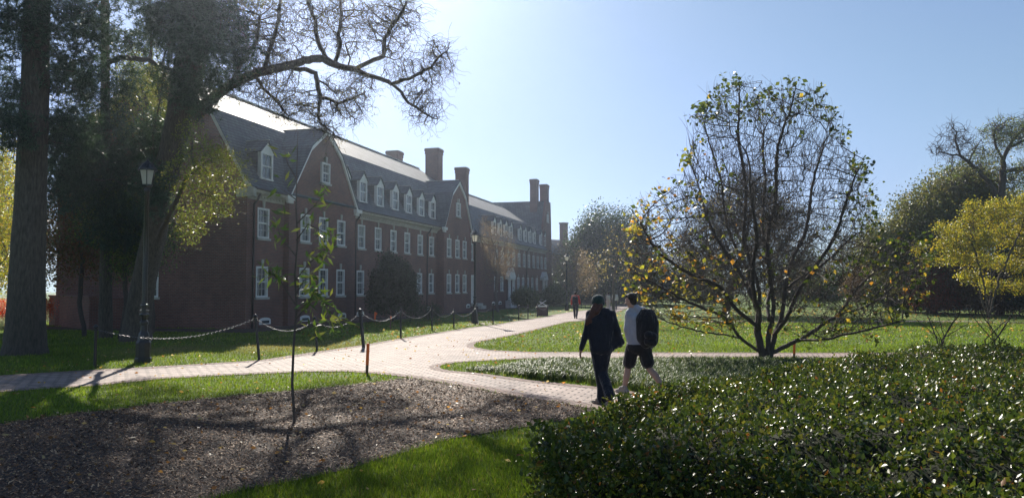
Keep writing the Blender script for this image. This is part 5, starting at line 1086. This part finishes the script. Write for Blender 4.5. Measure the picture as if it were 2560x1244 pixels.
C = blob_pts([(2390, 350, 40, 45, DQ), (2350, 370, 25, 25, DQ), (2500, 330, 50, 35, DQ), (2450, 400, 50, 40, DQ), (2540, 340, 50, 45, DQ), (2600, 330, 60, 60, DQ), (2540, 440, 60, 40, DQ), (2400, 430, 50, 30, DQ), (2630, 430, 50, 60, DQ)], 1700, shell=.1)
Pn, par = grow(sd_, C, .28, 3.2, .4, 100, .5); ln, r, tp = skeleton(Pn, par, .016, 2.2, .3); tubes('trunk', [(p-qb, q) for p, q in ln], M['twig'], qt)
f = np.where(r < .12)[0]; k = f[rng.integers(0, len(f), 2200)]; shoots('twigs', Pn[k], rng.normal(0, 1, (len(k), 3))+[0, 0, .5], rng.uniform(.4, 1.3, len(k)), .016, M['twig'], qt, 5, .45, 0, qb)
k = C[(PR(C)[:, 0] > 2430) | (PR(C)[:, 1] > 400)]; leaves('crown', clump(k[::2], 15, .22)-qb, .14, np.array([(.10, .15, .06), (.14, .19, .07), (.08, .12, .05), (.2, .2, .07)]), M['leaf_thin'], qt, aspect=.4)
yb_ = A(2470, 775, 50)*[1, 1, 0]+[0, 0, gz(50)]
tree('yellow_tree', 'golden yellow spreading tree at the right edge of the lawn', 'tree', yb_, [(2450, 545, 50, 26, 50), (2500, 520, 44, 20, 50), (2550, 540, 50, 34, 50), (2400, 575, 40, 22, 50.5), (2365, 610, 26, 16, 50), (2350, 570, 12, 10, 50), (2440, 600, 44, 22, 49), (2510, 590, 44, 26, 50.5), (2580, 600, 44, 40, 50), (2390, 645, 34, 16, 50), (2330, 650, 20, 12, 50), (2460, 650, 40, 16, 49.5), (2530, 660, 40, 20, 50.5), (2420, 690, 26, 12, 50), (2480, 715, 34, 14, 50.5), (2300, 620, 14, 8, 50.5), (2430, 515, 16, 10, 50), (2570, 500, 30, 14, 50), (2550, 715, 30, 16, 50)], 1300, 22, .13, np.array([(.33, .28, .03), (.38, .33, .035), (.24, .25, .035), (.17, .22, .04)]), .2, .014, .11, 'twig', 'leaf_thin', None, 700, .3, .5, keep=.8, tw=900, seeds=[[yb_, A(2470, 750, 50)], [yb_, A(2440, 700, 50), A(2400, 620, 50)], [yb_, A(2480, 700, 50.5), A(2470, 600, 50.6)], [yb_, A(2500, 690, 49.6), A(2540, 600, 49.3)], [yb_, A(2460, 710, 49.5), A(2430, 600, 49)]])
def under(px, py, rx, ry, D, lab, cols, n=420, leaf=.2, g='shrubs under the trees across the lawn'):
    return shrub('lawn_edge_shrub', lab, px, [(px, py, rx, ry, D), (px-rx*.5, py+ry*.4, rx*.6, ry*.6, D), (px+rx*.5, py+ry*.3, rx*.6, ry*.6, D)], n, 18, leaf, cols, D, 'leaf', .35, 'shrub', g)
BRN = np.array([(.10, .06, .04), (.14, .09, .06), (.07, .05, .035), (.16, .12, .08)]); RED = np.array([(.30, .07, .05), (.2, .06, .04), (.12, .07, .04)])
under(2490, 715, 60, 45, 56, 'twiggy grey brown shrub below the golden tree', BRN, 500, .12); under(2330, 710, 55, 45, 60, 'russet and red shrub between trunks beyond the lawn', RED, 420, .14)
under(2230, 715, 50, 40, 66, 'dark shrub mass right behind the ornamental tree', MG); under(2580, 720, 40, 50, 54, 'very dark evergreen shrub at the right edge', DK, 420, .14); under(2400, 725, 45, 35, 62, 'dark green shrub left of the twiggy brown one', DK)
under(2110, 710, 60, 38, 92, 'bluish dark shrub at the back of the lawn behind the ornamental tree', MG, 420, .26); under(1690, 715, 45, 30, 96, 'low dark shrub left of the round tree', MG, 360, .26); under(1990, 718, 50, 30, 90, 'low dark shrub right of the round tree trunk', DK, 360, .26)
under(1600, 725, 50, 30, 100, 'dark clipped shrub mass beyond the far benches', DK, 420, .26); under(1450, 730, 50, 24, 100, 'dark shrub bank behind the park bench', DK, 420, .26); under(1530, 735, 60, 20, 108, 'dark bank of shrubs closing the end of the path', DK, 420, .28)
for px, py, rx, ry, D, lab, cl in ((2290, 690, 60, 55, 64, 'olive shrub under the dull broad tree', np.concatenate([GRN, YG[:2]])), (2440, 690, 60, 55, 58, 'tall brown twiggy shrub screening the golden tree trunks', BRN), (2550, 670, 50, 60, 57, 'dark upright shrub behind the golden tree at the right edge', DK), (2170, 700, 50, 50, 70, 'brown and olive shrub behind the right side of the ornamental tree', BRN), (2370, 740, 40, 24, 59, 'low reddish shrub at the foot of the golden tree', RED), (2270, 745, 50, 22, 66, 'low dark ground shrub beyond the lawn on the right', DK), (2500, 750, 70, 18, 57, 'low grey brown ground shrub below the twiggy ones at right', BRN), (2050, 725, 50, 30, 80, 'dark low shrub behind the stems of the ornamental tree', MG), (1760, 725, 40, 25, 84, 'low olive shrub left of the round tree foot', GRN)):
    under(px, py, rx, ry, D, lab, cl, 520, .15)
# woodland row behind everything
base_far = None; specs = [(1330, 660, 60, 50, 150), (1640, 690, 60, 40, 150), (1700, 650, 55, 40, 170), (1770, 690, 60, 40, 150), (2010, 680, 70, 45, 140), (2080, 700, 60, 35, 150), (2140, 650, 60, 60, 120), (2190, 690, 60, 50, 130), (2260, 680, 60, 60, 110), (2620, 640, 90, 110, 80), (2700, 560, 120, 160, 90), (2420, 690, 60, 50, 100), (1570, 640, 50, 60, 140), (-60, 560, 90, 160, 70), (-180, 500, 120, 220, 70), (60, 640, 70, 120, 75)]
desc = ['behind the far hall end', 'low in the gap left of the round tree', 'with a rounded top in the gap left of the round tree', 'just left of the round tree trunk', 'right of the round tree, low on the skyline', 'next right along the skyline behind the ornamental tree', 'taller, behind the right side of the ornamental tree', 'behind the right tips of the ornamental tree', 'in front of the skyline left of the dull mass', 'at the right edge behind the golden tree', 'tallest at the very right edge', 'between shrubs beyond the lawn on the right', 'behind the evergreen near the farthest lamp', 'at the left edge behind the yellow tree', 'tall at the extreme left', 'glimpsed behind the pine trunk on the left']
protos = []
for j, cl in enumerate((np.array([(.09, .09, .05), (.12, .11, .06), (.07, .075, .04)]), np.concatenate([GRN, DK]), np.array([(.14, .12, .06), (.10, .10, .05), (.18, .12, .05)]))):
    b = np.zeros(3); t = empty('woodland_tree', b); C = unit(rng.normal(0, 1, (260, 3)))*rng.uniform(.3, 1, (260, 1))**.5*np.array([3.4, 3.4, 3.6])*(1+.25*np.sin(rng.random((260, 1))*9))+[0, 0, 5.6]
    Pn, par = grow([[b, b+[0, 0, 1.6], b+[.1, 0, 3.6]]], C[:160], .4, 60, .7, 90, .3); ln, r, tp = skeleton(Pn, par, .03, 2.2, .28); tubes('trunk', ln, M['twig'], t)
    leaves('crown', clump(C, 38, .5), .22, cl, M['leaf'], t); protos.append(t)
used = set()
for i, (px, py, rx, ry, D) in enumerate(specs):
    j = i % 3; o = protos[j] if j not in used else copy_tree(protos[j]); used.add(j)
    X = (px-1280)/FPX*D; topz = A(px, py-ry, D)[2]; h = topz-gz(D); s = h/9.2; wx = max(.6, rx*D/FPX/3.4)
    o.location = (X, D, gz(D)); o.scale = ((s+wx)*.5, (s+wx)*.5, s); o.rotation_euler = (0, 0, i*1.3); tag(o, 'distant woodland tree '+desc[i], 'tree', 'woodland trees on the skyline')
# bare stems behind the hedge
for px, py, D, lab, k in ((2352, 885, 15.2, 'bare stemmed leafless shrub behind the hedge, the left one', 0), (2480, 885, 15.0, 'bare stemmed leafless shrub behind the hedge near the right edge', 1)):
    b = A(px, 900, D); b[2] = gz(D); t = empty('bare_shrub', b); tag(t, lab, 'shrub', 'bare shrubs behind the hedge'); sds = [[b-[0, 0, .1], b+[0, 0, .1]]]
    for a in range(9): sds.append([b, A(px+rng.uniform(-25, 25), 850, D+rng.uniform(-.3, .3)), A(px+rng.uniform(-75, 75), 770+rng.uniform(0, 40), D+rng.uniform(-.6, .6))])
    C = blob_pts([(px, 780, 80, 50, D, .7)], 260, shell=.1); Pn, par = grow(sds, C, .07, .5, .12, 60, .4); ln, r, tp = skeleton(Pn, par, .0035, 2.2, .03); tubes('stems', [(p-b, q) for p, q in ln], M['twig'], t)
# far ones the sky line: pale low seating wall under the right trees
q = G(2330, 775); w = empty('low_wall', (q[0], q[1], gz(q[1])), R(4)); tag(w, 'long low pale stone wall along the far side of the lawn on the right', 'wall')
MB().box((-4, 0, -.1), (14, .4, .42)).build('wall', M['stone'], w); MB().box((-4.05, -.05, .42), (14.05, .45, .5)).build('coping', M['stone'], w)
